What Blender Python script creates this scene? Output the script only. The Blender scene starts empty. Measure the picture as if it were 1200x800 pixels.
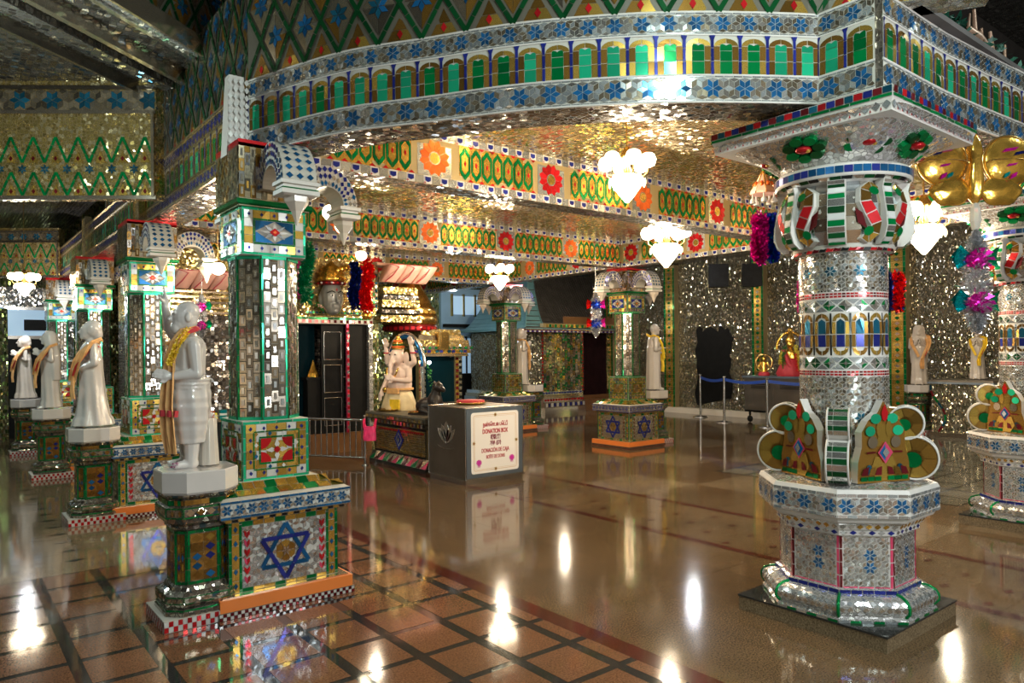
EXPO=0.35
WORLD=0.35
import bpy, bmesh, math, random
from mathutils import Vector, Matrix, Euler
R = random.Random(7)
PI = math.pi
scn = bpy.context.scene
C = scn.collection

# ------------------------------------------------------------------ materials
MATS = {}
def new_mat(name):
    m = bpy.data.materials.new(name); m.use_nodes = True
    nt = m.node_tree; b = nt.nodes['Principled BSDF']
    MATS[name] = m
    return m, nt, b
def tile_mat(name, col, metal=.8, rough=.16, jit=.35, spec=.5):
    m, nt, b = new_mat(name)
    g = nt.nodes.new('ShaderNodeNewGeometry')
    hs = nt.nodes.new('ShaderNodeHueSaturation'); hs.inputs['Color'].default_value = (*col, 1)
    mr = nt.nodes.new('ShaderNodeMapRange'); mr.inputs['To Min'].default_value = 1-jit; mr.inputs['To Max'].default_value = 1+jit
    nt.links.new(g.outputs['Random Per Island'], mr.inputs['Value'])
    nt.links.new(mr.outputs['Result'], hs.inputs['Value'])
    nt.links.new(hs.outputs['Color'], b.inputs['Base Color'])
    b.inputs['Metallic'].default_value = metal; b.inputs['Roughness'].default_value = rough
    b.inputs['Specular IOR Level'].default_value = spec
    return m
def plain(name, col, metal=0., rough=.5, noise=0., nscale=8., emit=None, es=0., coat=0., trans=0., bump=0.):
    m, nt, b = new_mat(name)
    b.inputs['Base Color'].default_value = (*col, 1)
    b.inputs['Metallic'].default_value = metal; b.inputs['Roughness'].default_value = rough
    if max(col)<.02: b.inputs['Specular IOR Level'].default_value=.12
    if coat: b.inputs['Coat Weight'].default_value = coat; b.inputs['Coat Roughness'].default_value = .08
    if trans: b.inputs['Transmission Weight'].default_value = trans
    if noise or bump:
        tc = nt.nodes.new('ShaderNodeTexCoord'); n = nt.nodes.new('ShaderNodeTexNoise'); n.inputs['Scale'].default_value = nscale
        n.inputs['Detail'].default_value = 5
        nt.links.new(tc.outputs['Object'], n.inputs['Vector'])
        if noise:
            hs = nt.nodes.new('ShaderNodeHueSaturation'); hs.inputs['Color'].default_value = (*col, 1)
            mr = nt.nodes.new('ShaderNodeMapRange'); mr.inputs['From Min'].default_value=.3; mr.inputs['From Max'].default_value=.7
            mr.inputs['To Min'].default_value = 1-noise; mr.inputs['To Max'].default_value = 1+noise
            nt.links.new(n.outputs['Fac'], mr.inputs['Value']); nt.links.new(mr.outputs['Result'], hs.inputs['Value'])
            nt.links.new(hs.outputs['Color'], b.inputs['Base Color'])
        if bump:
            bp = nt.nodes.new('ShaderNodeBump'); bp.inputs['Strength'].default_value = bump; bp.inputs['Distance'].default_value = .01
            nt.links.new(n.outputs['Fac'], bp.inputs['Height']); nt.links.new(bp.outputs['Normal'], b.inputs['Normal'])
    if emit:
        b.inputs['Emission Color'].default_value = (*emit, 1); b.inputs['Emission Strength'].default_value = es
    return m
def mosaic(name, cols, grout, scale=(20,20,20), tilt=.35, rough=.12, metal=.9, rnd=.8, gw=.06):
    """small cut mirror pieces: voronoi cells, each with its own tilt and tint, dark joints between"""
    m, nt, b = new_mat(name); L = nt.links.new; N = nt.nodes.new
    tc = N('ShaderNodeTexCoord'); mp = N('ShaderNodeMapping'); mp.inputs['Scale'].default_value = scale
    L(tc.outputs['Object'], mp.inputs['Vector'])
    v = N('ShaderNodeTexVoronoi'); v.inputs['Scale'].default_value = 1; v.inputs['Randomness'].default_value = rnd
    e = N('ShaderNodeTexVoronoi'); e.feature = 'DISTANCE_TO_EDGE'; e.inputs['Scale'].default_value = 1; e.inputs['Randomness'].default_value = rnd
    L(mp.outputs[0], v.inputs['Vector']); L(mp.outputs[0], e.inputs['Vector'])
    sep = N('ShaderNodeSeparateColor'); L(v.outputs['Color'], sep.inputs[0])
    cr = N('ShaderNodeValToRGB'); cr.color_ramp.interpolation = 'CONSTANT'
    while len(cr.color_ramp.elements) < len(cols): cr.color_ramp.elements.new(1.)
    for i, (p, c) in enumerate(cols):
        cr.color_ramp.elements[i].position = p; cr.color_ramp.elements[i].color = (*c, 1)
    L(sep.outputs[0], cr.inputs[0])
    lt = N('ShaderNodeMath'); lt.operation = 'GREATER_THAN'; lt.inputs[1].default_value = gw; L(e.outputs['Distance'], lt.inputs[0])
    mx = N('ShaderNodeMix'); mx.data_type = 'RGBA'; L(lt.outputs[0], mx.inputs['Factor'])
    mx.inputs['A'].default_value = (*grout, 1); L(cr.outputs[0], mx.inputs['B']); L(mx.outputs['Result'], b.inputs['Base Color'])
    mm = N('ShaderNodeMath'); mm.operation = 'MULTIPLY'; mm.inputs[1].default_value = metal; L(lt.outputs[0], mm.inputs[0]); L(mm.outputs[0], b.inputs['Metallic'])
    mr = N('ShaderNodeMapRange'); mr.inputs['To Min'].default_value = .7; mr.inputs['To Max'].default_value = rough; L(lt.outputs[0], mr.inputs['Value']); L(mr.outputs[0], b.inputs['Roughness'])
    vs = N('ShaderNodeVectorMath'); vs.operation = 'SUBTRACT'; vs.inputs[1].default_value = (.5,.5,.5); L(v.outputs['Color'], vs.inputs[0])
    vk = N('ShaderNodeVectorMath'); vk.operation = 'SCALE'; vk.inputs['Scale'].default_value = tilt; L(vs.outputs[0], vk.inputs[0])
    g = N('ShaderNodeNewGeometry'); va = N('ShaderNodeVectorMath'); va.operation = 'ADD'; L(g.outputs['Normal'], va.inputs[0]); L(vk.outputs[0], va.inputs[1])
    vn = N('ShaderNodeVectorMath'); vn.operation = 'NORMALIZE'; L(va.outputs[0], vn.inputs[0]); L(vn.outputs[0], b.inputs['Normal'])
    return m
def granite(name, c1, c2, scale=90., rough=.07, seam=0., seamcol=None):
    m, nt, b = new_mat(name); L = nt.links.new; N = nt.nodes.new
    tc = N('ShaderNodeTexCoord')
    n = N('ShaderNodeTexNoise'); n.inputs['Scale'].default_value = scale; n.inputs['Detail'].default_value = 6; n.inputs['Roughness'].default_value=.75
    n2 = N('ShaderNodeTexNoise'); n2.inputs['Scale'].default_value = 1.4; n2.inputs['Detail'].default_value = 3
    L(tc.outputs['Object'], n.inputs['Vector']); L(tc.outputs['Object'], n2.inputs['Vector'])
    cr = N('ShaderNodeValToRGB'); cr.color_ramp.elements[0].position=.36; cr.color_ramp.elements[1].position=.66
    cr.color_ramp.elements[0].color=(*c1,1); cr.color_ramp.elements[1].color=(*c2,1)
    L(n.outputs['Fac'], cr.inputs[0])
    hs = N('ShaderNodeHueSaturation'); mr = N('ShaderNodeMapRange'); mr.inputs['From Min'].default_value=.3; mr.inputs['From Max'].default_value=.7
    mr.inputs['To Min'].default_value=.82; mr.inputs['To Max'].default_value=1.15
    L(n2.outputs['Fac'], mr.inputs['Value']); L(mr.outputs[0], hs.inputs['Value']); L(cr.outputs[0], hs.inputs['Color'])
    out = hs.outputs['Color']
    g = N('ShaderNodeNewGeometry'); h2 = N('ShaderNodeHueSaturation'); m2 = N('ShaderNodeMapRange'); m2.inputs['To Min'].default_value=.93; m2.inputs['To Max'].default_value=1.07
    L(g.outputs['Random Per Island'], m2.inputs['Value']); L(m2.outputs[0], h2.inputs['Value']); L(out, h2.inputs['Color']); L(h2.outputs['Color'], b.inputs['Base Color'])
    b.inputs['Roughness'].default_value = rough; b.inputs['IOR'].default_value = 1.42
    n3 = N('ShaderNodeTexNoise'); n3.inputs['Scale'].default_value = 3.; n3.inputs['Detail'].default_value = 2; L(tc.outputs['Object'], n3.inputs['Vector'])
    bp = N('ShaderNodeBump'); bp.inputs['Strength'].default_value = .05; bp.inputs['Distance'].default_value = .02; L(n3.outputs['Fac'], bp.inputs['Height']); L(bp.outputs['Normal'], b.inputs['Normal'])
    return m

tile_mat('mirror', (.78,.77,.74), .93, .12, .3)
tile_mat('mirror_cool', (.72,.78,.82), .85, .14, .3)
tile_mat('mirror_warm', (.62,.52,.38), .92, .14, .4)
tile_mat('mirror_dim', (.36,.31,.25), .92, .16, .5)
tile_mat('t_blue', (.015,.13,.33), .6, .14, .4)
tile_mat('t_teal', (.015,.12,.20), .65, .14, .4)
tile_mat('t_navy', (.02,.03,.22), .45, .16, .3)
tile_mat('t_green', (.0,.20,.05), .6, .14, .35)
tile_mat('t_dkgreen', (.005,.07,.02), .5, .16, .3)
tile_mat('t_mint', (.02,.5,.26), .6, .14, .3)
tile_mat('t_gold', (.75,.48,.10), .85, .18, .3)
tile_mat('t_amber', (.36,.19,.04), .8, .18, .4)
tile_mat('t_red', (.52,.015,.02), .55, .16, .3)
tile_mat('t_orange', (.85,.16,.03), .5, .2, .2)
tile_mat('t_maroon', (.16,.015,.02), .6, .16, .3)
tile_mat('t_pink', (.75,.08,.18), .5, .18, .25)
tile_mat('t_white', (.58,.58,.56), .3, .2, .12)
tile_mat('t_black', (.012,.014,.014), .3, .14, .3)
plain('grout', (.36,.34,.30), 0, .6)
plain('grout_dark', (.09,.08,.06), .2, .5)
plain('grout_gold', (.30,.23,.11), .4, .4)
plain('plaster', (.46,.43,.40), 0, .45, noise=.08, bump=.1)
plain('orange_paint', (.62,.17,.035), 0, .28, noise=.06, nscale=5)
plain('marble', (.52,.49,.47), 0, .16, noise=.08, nscale=3, coat=.6)
plain('marble_warm', (.50,.44,.38), 0, .2, noise=.1, nscale=3, coat=.5)
plain('cloth_tan', (.62,.34,.13), 0, .7, noise=.15, nscale=20)
plain('cloth_cream', (.62,.50,.30), 0, .6, noise=.15, nscale=12)
plain('cloth_yellow', (.75,.50,.02), 0, .6, noise=.15, nscale=25)
plain('cloth_red', (.42,.02,.03), 0, .6)
plain('steel', (.62,.62,.62), 1, .22, noise=.05)
plain('brushed_steel', (.26,.23,.20), .9, .3, noise=.15, nscale=3)
plain('steel_blue', (.22,.28,.36), .8, .32, noise=.1, nscale=3)
plain('black_paint', (.006,.006,.006), 0, .5)
plain('black_wood', (.006,.006,.006), 0, .5, noise=.3)
plain('maroon_cloth', (.014,.003,.004), 0, .7, noise=.3)
plain('bronze', (.02,.014,.012), .2, .4, noise=.3, nscale=20)
plain('brass', (.75,.48,.16), 1, .22, noise=.1)
plain('gold_foil', (.85,.50,.09), .9, .18, noise=.25, nscale=14, bump=.5)
plain('foil_magenta', (.62,.01,.32), .8, .2, noise=.3, nscale=60)
plain('foil_green', (.0,.30,.13), .8, .2, noise=.3, nscale=60)
plain('foil_red', (.75,.01,.01), .8, .2, noise=.3, nscale=60)
plain('foil_blue', (.01,.05,.50), .8, .2, noise=.3, nscale=60)
plain('foil_navy', (.005,.012,.12), .8, .2, noise=.3, nscale=60)
plain('foil_silver', (.8,.8,.82), .95, .18, noise=.2, nscale=60)
plain('foil_teal', (.0,.28,.30), .8, .2, noise=.3, nscale=60)
plain('lotus_pink', (.72,.40,.33), 0, .4, noise=.15, nscale=6)
plain('lotus_edge', (.5,.06,.08), 0, .4)
plain('statue_cream', (.72,.55,.47), 0, .35, noise=.12, nscale=8)
plain('face_grey', (.20,.20,.19), .1, .3, noise=.1)
plain('ink', (.01,.01,.01), 0, .5)
plain('eye_white', (.75,.73,.7), 0, .3)
plain('sign_white', (.80,.77,.76), 0, .35)
plain('sign_tan', (.62,.45,.28), 0, .4)
plain('text_red', (.42,.01,.03), 0, .5)
plain('text_dark', (.20,.0,.03), 0, .5)
plain('text_magenta', (.55,.03,.35), 0, .5)
plain('sign_gold', (.40,.30,.08), .3, .4)
plain('plastic_pink', (.80,.04,.16), 0, .35, noise=.2, nscale=15, bump=.4)
plain('belt_blue', (.01,.05,.28), 0, .5)
plain('paint_blue', (.22,.36,.48), 0, .5, noise=.1, nscale=2)
plain('paint_teal', (.10,.22,.24), 0, .45, noise=.15, nscale=3)
plain('roof_dark', (.05,.045,.04), .1, .4, noise=.3, nscale=6)
plain('wood_step', (.15,.065,.022), 0, .35, noise=.15, nscale=4)
plain('skirting', (.62,.55,.45), 0, .35)
plain('leaf_dark', (.010,.075,.045), 0, .5, noise=.4, nscale=10)
plain('leaf_green', (.02,.16,.02), 0, .45, noise=.3)
plain('loft_dark', (.05,.04,.038), 0, .7, noise=.4, nscale=4)
plain('strip_brown', (.30,.18,.12), .3, .4, noise=.3)
plain('bulb_warm', (1,.85,.6), 0, .3, emit=(1,.84,.58), es=22)
plain('bulb_cool', (.8,.9,1), 0, .3, emit=(.86,.95,1), es=30)
plain('crystal', (.95,.9,.8), 0, .05, trans=.7)
plain('flower_red', (.6,.01,.01), 0, .6, noise=.3, nscale=30)
plain('flower_yellow', (.65,.55,.05), 0, .6, noise=.3, nscale=30)
plain('glass_dark', (.002,.012,.018), .0, .06)
plain('window_light', (.5,.7,.9), 0, .4, emit=(.35,.55,.75), es=.35)
G_ = lambda *c: c
mosaic('mos_gold_ceiling', [(0,(.60,.44,.20)),(.35,(.40,.30,.13)),(.7,(.72,.57,.30)),(.93,(.2,.2,.08))], (.10,.07,.03), (30,30,30), .34, .16, .92, .35)
mosaic('mos_silver_wall', [(0,(.50,.46,.36)),(.4,(.26,.23,.15)),(.75,(.72,.68,.58)),(.92,(.2,.24,.12))], (.05,.045,.025), (50,50,27), .62, .12, .9, .9)
mosaic('mos_green_wall', [(0,(.5,.55,.3)),(.3,(.16,.26,.07)),(.6,(.6,.5,.22)),(.85,(.75,.75,.62))], (.04,.05,.015), (32,32,16), .55, .12, .9, .6)
mosaic('mos_dark_ceiling', [(0,(.34,.31,.29)),(.5,(.18,.16,.15)),(.85,(.6,.58,.56))], (.03,.025,.02), (20,20,20), .34, .14, .9, .5, .09)
mosaic('mos_gold_wall', [(0,(.80,.60,.20)),(.5,(.55,.41,.14)),(.8,(.92,.78,.45))], (.12,.08,.03), (34,34,34), .38, .16, .9, .7)
mosaic('mos_soffit', [(0,(.4,.36,.3)),(.5,(.22,.2,.17)),(.8,(.6,.55,.45)),(.93,(.1,.2,.25))], (.05,.04,.03), (28,28,28), .3, .14, .9, .8)
mosaic('mos_drum', [(0,(.45,.4,.33)),(.5,(.3,.22,.12)),(.8,(.55,.5,.44))], (.10,.08,.06), (24,24,24), .25, .2, .8, .8)
mosaic('mos_silver_light', [(0,(.75,.74,.72)),(.5,(.55,.55,.54)),(.8,(.85,.85,.86))], (.22,.21,.20), (34,34,34), .25, .16, .85, .8)
granite('granite_tan', (.035,.020,.010), (.165,.105,.054), 110., .085)
granite('granite_pale', (.075,.052,.030), (.20,.145,.088), 110., .085)
granite('granite_red', (.065,.027,.013), (.20,.095,.05), 110., .085)
granite('granite_black', (.012,.012,.012), (.035,.035,.032), 60., .06)
granite('granite_maroon', (.03,.007,.005), (.09,.022,.014), 110., .085)
granite('granite_grey', (.07,.065,.045), (.18,.16,.12), 110., .085)
granite('plinth_stone', (.06,.038,.02), (.22,.16,.095), 110., .12)

# ------------------------------------------------------------------ geometry helpers
class MB:
    """collects faces with material keys into one mesh"""
    def __init__(s): s.v=[]; s.f=[]; s.m=[]; s.k=[]; s.sm=[]
    def mi(s, key):
        if key not in s.k: s.k.append(key)
        return s.k.index(key)
    def poly(s, pts, key, smooth=False):
        b=len(s.v); s.v += [tuple(p) for p in pts]; s.f.append(tuple(range(b,b+len(pts)))); s.m.append(s.mi(key)); s.sm.append(smooth)
    def mesh(s, verts, faces, key, smooth=False):
        b=len(s.v); s.v += [tuple(p) for p in verts]; k=s.mi(key)
        for f in faces: s.f.append(tuple(b+i for i in f)); s.m.append(k); s.sm.append(smooth)
    def box(s, x0,x1,y0,y1,z0,z1, key, top=None, rot=None, o=None):
        """top=(x-shrink,y-shrink) for a tapered box"""
        a,b_ = top if top else (0,0)
        v=[(x0,y0,z0),(x1,y0,z0),(x1,y1,z0),(x0,y1,z0),(x0+a,y0+b_,z1),(x1-a,y0+b_,z1),(x1-a,y1-b_,z1),(x0+a,y1-b_,z1)]
        if rot is not None: v=[Matrix.Rotation(rot,3,'Z')@Vector(p) for p in v]
        if o is not None: v=[Vector(p)+Vector(o) for p in v]
        s.mesh(v,[(0,3,2,1),(4,5,6,7),(0,1,5,4),(1,2,6,5),(2,3,7,6),(3,0,4,7)],key)
    def loft(s, rings, key, smooth=False, cap=True, closed=True):
        n=len(rings[0]); v=[p for r in rings for p in r]; f=[]
        for i in range(len(rings)-1):
            for j in range(n if closed else n-1):
                k=(j+1)%n; f.append((i*n+j,i*n+k,(i+1)*n+k,(i+1)*n+j))
        s.mesh(v,f,key,smooth)
        if cap and closed:
            s.mesh(rings[0],[tuple(reversed(range(n)))],key); s.mesh(rings[-1],[tuple(range(n))],key)
    def lathe(s, prof, key, n=32, c=(0,0), smooth=True, cap=True, rot=0., fold=0, fa=0.):
        rings=[]
        for r,z in prof:
            rings.append([(c[0]+(r*(1+fa*math.cos(fold*2*PI*j/n)))*math.cos(2*PI*j/n+rot), c[1]+(r*(1+fa*math.cos(fold*2*PI*j/n)))*math.sin(2*PI*j/n+rot), z) for j in range(n)])
        s.loft(rings,key,smooth,cap)
    def tube(s, pts, r, key, n=8, smooth=True):
        rr = r if isinstance(r,(list,tuple)) else [r]*len(pts)
        P=[Vector(p) for p in pts]; rings=[]; up=Vector((0,0,1)); prev=None
        for i,p in enumerate(P):
            t=(P[min(i+1,len(P)-1)]-P[max(i-1,0)]).normalized()
            a=t.orthogonal().normalized() if prev is None else (prev-t*prev.dot(t)).normalized()
            prev=a; b_=t.cross(a)
            rings.append([p+(a*math.cos(2*PI*j/n)+b_*math.sin(2*PI*j/n))*rr[i] for j in range(n)])
        s.loft(rings,key,smooth)
    def ball(s, c, r, key, n=14, m=9, rot=None):
        rr=(r,r,r) if not isinstance(r,(list,tuple)) else r
        v=[];f=[]
        for i in range(m+1):
            th=PI*i/m
            for j in range(n):
                ph=2*PI*j/n; p=Vector((rr[0]*math.sin(th)*math.cos(ph),rr[1]*math.sin(th)*math.sin(ph),rr[2]*math.cos(th)))
                if rot is not None: p=Euler(rot).to_matrix()@p
                v.append(p+Vector(c))
        for i in range(m):
            for j in range(n):
                k=(j+1)%n; f.append((i*n+j,(i+1)*n+j,(i+1)*n+k,i*n+k))
        s.mesh(v,f,key,True)
    def extrude(s, pts2, f3, t, key, side=None):
        """closed 2-D outline -> slab; f3(x,y,h) gives the 3-D point"""
        a=[f3(x,y,0) for x,y in pts2]; b_=[f3(x,y,t) for x,y in pts2]; n=len(a)
        s.mesh(a+b_,[tuple(reversed(range(n)))]+[tuple(range(n,2*n))],key)
        s.mesh(a+b_,[(i,(i+1)%n,n+(i+1)%n,n+i) for i in range(n)],side or key)
    def build(s, name, parent=None):
        me=bpy.data.meshes.new(name); me.from_pydata(s.v,[],s.f)
        for k in s.k: me.materials.append(MATS[k])
        me.polygons.foreach_set('material_index', s.m); me.polygons.foreach_set('use_smooth', s.sm)
        me.update()
        o=bpy.data.objects.new(name,me); C.objects.link(o)
        if parent is not None: o.parent=parent
        return o

def plane(o, U, V, lift=.002):
    o,U,V=Vector(o),Vector(U),Vector(V); n=U.cross(V).normalized()
    return lambda u,v,h=0.: o+U*u+V*v+n*(h+lift)
def cylmap(cx, cy, r, z0, a0=0., lift=.002, rr=None):
    """u runs along the circumference, v up; rr(v) may change the radius"""
    def f(u,v,h=0.):
        q=(rr(v) if rr else r)+h+lift; a=a0+u/r
        return Vector((cx+q*math.cos(a), cy+q*math.sin(a), z0+v))
    return f
def pathmap(pts, z0, lift=.003):
    """vertical wall along a plan polyline; outside is to the right of the walk"""
    P=[Vector((p[0],p[1],0)) for p in pts]; L=[0]
    for i in range(1,len(P)): L.append(L[-1]+(P[i]-P[i-1]).length)
    N=[]
    for i in range(len(P)):
        t=(P[min(i+1,len(P)-1)]-P[max(i-1,0)]).normalized(); N.append(Vector((t.y,-t.x,0)))
    def f(u,v,h=0.):
        u=max(0,min(L[-1]-1e-6,u)); i=0
        while i<len(P)-2 and L[i+1]<u: i+=1
        k=(u-L[i])/(L[i+1]-L[i]); n=(N[i]*(1-k)+N[i+1]*k).normalized()
        return P[i].lerp(P[i+1],k)+n*(h+lift)+Vector((0,0,z0+v))
    f.L=L[-1]
    return f
REMAP={}
def shrink(poly, g):
    cx=sum(p[0] for p in poly)/len(poly); cy=sum(p[1] for p in poly)/len(poly); out=[]
    for x,y in poly:
        d=math.hypot(x-cx,y-cy)
        k=max(.3,1-g/max(d,1e-6)); out.append((cx+(x-cx)*k,cy+(y-cy)*k))
    return out
def lay(mb, tiles, f, g=.0025, tilt=.07, flip=False):
    """tiles: (outline, material, layer)"""
    for t in tiles:
        poly,key=t[0],t[1]; ly=t[2] if len(t)>2 else 0
        poly=shrink(poly,g); key=REMAP.get(key,key)
        cx=sum(p[0] for p in poly)/len(poly); cy=sum(p[1] for p in poly)/len(poly)
        a,b_=R.uniform(-tilt,tilt),R.uniform(-tilt,tilt)
        kk=1 if not ly else .35
        pts=[f(x,y,.0032*ly+.001+kk*max(-.0028,min(.0028,a*(x-cx)+b_*(y-cy)))) for x,y in poly]
        if flip: pts.reverse()
        mb.poly(pts,key)
def rect(x0,y0,x1,y1): return [(x0,y0),(x1,y0),(x1,y1),(x0,y1)]
def dia(x,y,a,b_): return [(x-a,y),(x,y-b_),(x+a,y),(x,y+b_)]

# ---- tile patterns in (u, v)
def rhombille(W,H,a,star_at,cols,blue='t_blue',off=(0,0),vertical=False):
    """tumbling-block rhombi; star_at(i,j) says which lattice points carry a blue six-petal star"""
    out=[]; h=a*math.sqrt(3)/2
    def P(i,j):
        x=off[0]+a*(i+.5*j); y=off[1]+h*j
        return (y,x) if vertical else (x,y)
    lim=int((W+H)/a*1.3)+4
    for j in range(-lim,lim):
        for i in range(-lim,lim):
            p=P(i,j)
            if p[0]<-1.2*a or p[0]>W+1.2*a or p[1]<-1.2*a or p[1]>H+1.2*a: continue
            for di,dj in ((1,0),(0,1),(-1,1)):
                q=P(i+di,j+dj); mx,my=(p[0]+q[0])/2,(p[1]+q[1])/2
                if not(0<mx<W and 0<my<H): continue
                dx,dy=(q[0]-p[0]),(q[1]-p[1]); k=.5/math.sqrt(3)
                pts=[p,(mx+dy*k,my-dx*k),q,(mx-dy*k,my+dx*k)]
                area=sum(pts[n][0]*pts[(n+1)%4][1]-pts[(n+1)%4][0]*pts[n][1] for n in range(4))
                if area<0: pts.reverse()
                pts=[(min(W,max(0,x)),min(H,max(0,y))) for x,y in pts]
                st=star_at(i,j) or star_at(i+di,j+dj)
                out.append((pts, blue if st else R.choice(cols)))
    return out
def star_band(W,H,cols=('mirror','mirror_cool','mirror'),blue='t_blue',edge=.012,n=3):
    a=(H-2*edge)/2.05
    t=rhombille(W,H-2*edge,a,lambda i,j: j==0 and i%n==1,cols,blue,off=(0,(H-2*edge)/2))
    t=[([(x,y+edge) for x,y in p],k) for p,k in t]
    x=0
    while x<W:
        w=min(.05,W-x)
        t.append((rect(x,0,x+w,edge),cols[0])); t.append((rect(x,H-edge,x+w,H),cols[0])); x+=.05
    return t
def window_band(W,H,p=.155):
    t=[]; n=max(1,round(W/p)); p=W/n
    for i in range(n):
        x=i*p; c=x+p/2; a=.008; jw=.033
        for k in range(3): t.append((rect(x-a,H*k/3,x+a,H*(k+1)/3-(.012 if k==2 else 0)),'t_navy',1))
        t.append(([(x-a*2.4,H),(x-a,H-.03),(x+a,H-.03),(x+a*2.4,H)],'t_navy',1))
        l,r=x+a,x+p-a; gl,gr=l+jw,r-jw; g='t_gold' if R.random()<.6 else 't_amber'
        for k in range(2):
            t.append((rect(l,H*k*.36,gl,H*(k+1)*.36),R.choice((g,'t_amber')))); t.append((rect(gr,H*k*.36,r,H*(k+1)*.36),R.choice((g,'t_amber'))))
        # arch head, two halves
        arc=lambda q,rr: (c+rr*math.cos(q),H*.72+min(.28*H,rr*.62)*math.sin(q))
        R1=(r-l)/2; R0=(gr-gl)/2
        for q0,q1 in ((0,PI/2),(PI/2,PI)):
            qs=[q0+(q1-q0)*k/4 for k in range(5)]
            t.append(([arc(q,R1) for q in qs]+[(c+R0*math.cos(q),H*.72+R0*.45*math.sin(q)) for q in reversed(qs)],g))
        gm='t_green' if R.random()<.7 else 't_mint'
        t.append((rect(gl,0,gr,H*.34),gm)); t.append((rect(gl,H*.34,gr,H*.6),gm))
        t.append(([(gl,H*.6),(gr,H*.6),(gr,H*.72)]+[(c+R0*.6+R0*.4*math.cos(q),H*.72+.012*math.sin(q)) for q in (.5,1.2,2.2)]+[(c,H*.72+.004)]+[(c-R0*.6+R0*.4*math.cos(q),H*.72+.012*math.sin(q)) for q in (.9,1.9,2.6)]+[(gl,H*.72)],gm))
    return t
def strip(p,q,w):
    dx,dy=q[0]-p[0],q[1]-p[1]; L=math.hypot(dx,dy); nx,ny=-dy/L*w/2,dx/L*w/2
    return [(p[0]-nx,p[1]-ny),(q[0]-nx,q[1]-ny),(q[0]+nx,q[1]+ny),(p[0]+nx,p[1]+ny)]
def split_strip(p,q,w,n,key,ly=1):
    out=[]
    for k in range(n):
        a=(p[0]+(q[0]-p[0])*k/n,p[1]+(q[1]-p[1])*k/n); b_=(p[0]+(q[0]-p[0])*(k+1)/n,p[1]+(q[1]-p[1])*(k+1)/n)
        out.append((strip(a,b_,w),key,ly))
    return out
def diamond_band(W,H,p=.26,hh=.44,warm=True):
    """green crossing bars with blue stars between"""
    t=[]; n=max(1,round(W/p)); p=W/n; rows=max(1,math.ceil(H/hh))
    for i in range(n+1):
        for r in range(rows):
            y0=r*hh; x=i*p
            for s in (-1,1):
                x1=x+s*p/2
                if -1e-6<=x1<=W+1e-6:
                    q=(x1,min(H,y0+hh/2)); k=(q[1]-y0)/(hh/2)
                    if k>0: t+=split_strip((x,y0),(x+s*p/2*k,q[1]),.028,3,'t_dkgreen' if warm else 't_green',2)
                    if y0+hh/2<H:
                        yt=min(H,y0+hh); k=(yt-y0-hh/2)/(hh/2)
                        t+=split_strip((x1,y0+hh/2),(x1-s*p/2*k,yt),.028,3,'t_dkgreen' if warm else 't_green',2)
    for i in range(n+1):
        for r in range(rows*2+1):
            x=(i+(.5 if r%2 else 0))*p; y=r*hh/2
            # r even: centre at a crossing of bars' node column -> diamond centres alternate
            if r%2==0: cx,cy=x+p/2,y+hh/2 if False else y
            cx=(i+.5)*p if r%2==0 else i*p; cy=y+ (0 if r%2==0 else 0)
            if cy<=.01 or cy>=H-.03 or cx<.02 or cx>W-.02:
                if cy<=.01 and .02<cx<W-.02:
                    a=p*.38; b_=hh*.34; m=5
                    t.append(([(cx-a*.8,.004),(cx-.0,.004),(cx-.0,b_*.45),(cx-a*.45,b_*.45)],'t_amber'))
                    t.append(([(cx,.004),(cx+a*.8,.004),(cx+a*.45,b_*.45),(cx,b_*.45)],'t_gold'))
                    t.append(([(cx-a*.42,b_*.45),(cx+a*.42,b_*.45),(cx,b_)],'t_amber'))
                    t.append((dia(cx,b_*.28,.02,.03),'t_red',1))
                continue
            a=p*.5-.03; b_=hh*.5-.05
            if r%2==0: key='mirror_warm'
            else: key='mirror_warm'
            for (sx,sy) in ((-1,-1),(1,-1),(1,1),(-1,1)):
                q=[(cx,cy),(cx+sx*a,cy),(cx,cy+sy*b_)]
                if sx*sy<0: q.reverse()
                q=[(x_,min(H,max(0,y_))) for x_,y_ in q]
                t.append((q,R.choice(('mirror_warm','mirror_dim','t_amber' if warm else 'mirror'))))
            for k in range(6):
                an=PI/2+k*PI/3; rr=min(a,b_)*.72
                q=[(cx,cy),(cx+rr*.55*math.cos(an-.5),cy+rr*.55*math.sin(an-.5)),(cx+rr*math.cos(an),cy+rr*math.sin(an)),(cx+rr*.55*math.cos(an+.5),cy+rr*.55*math.sin(an+.5))]
                if cy+rr<H: t.append((q,R.choice(('t_teal','t_blue')),1))
    return t
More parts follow.
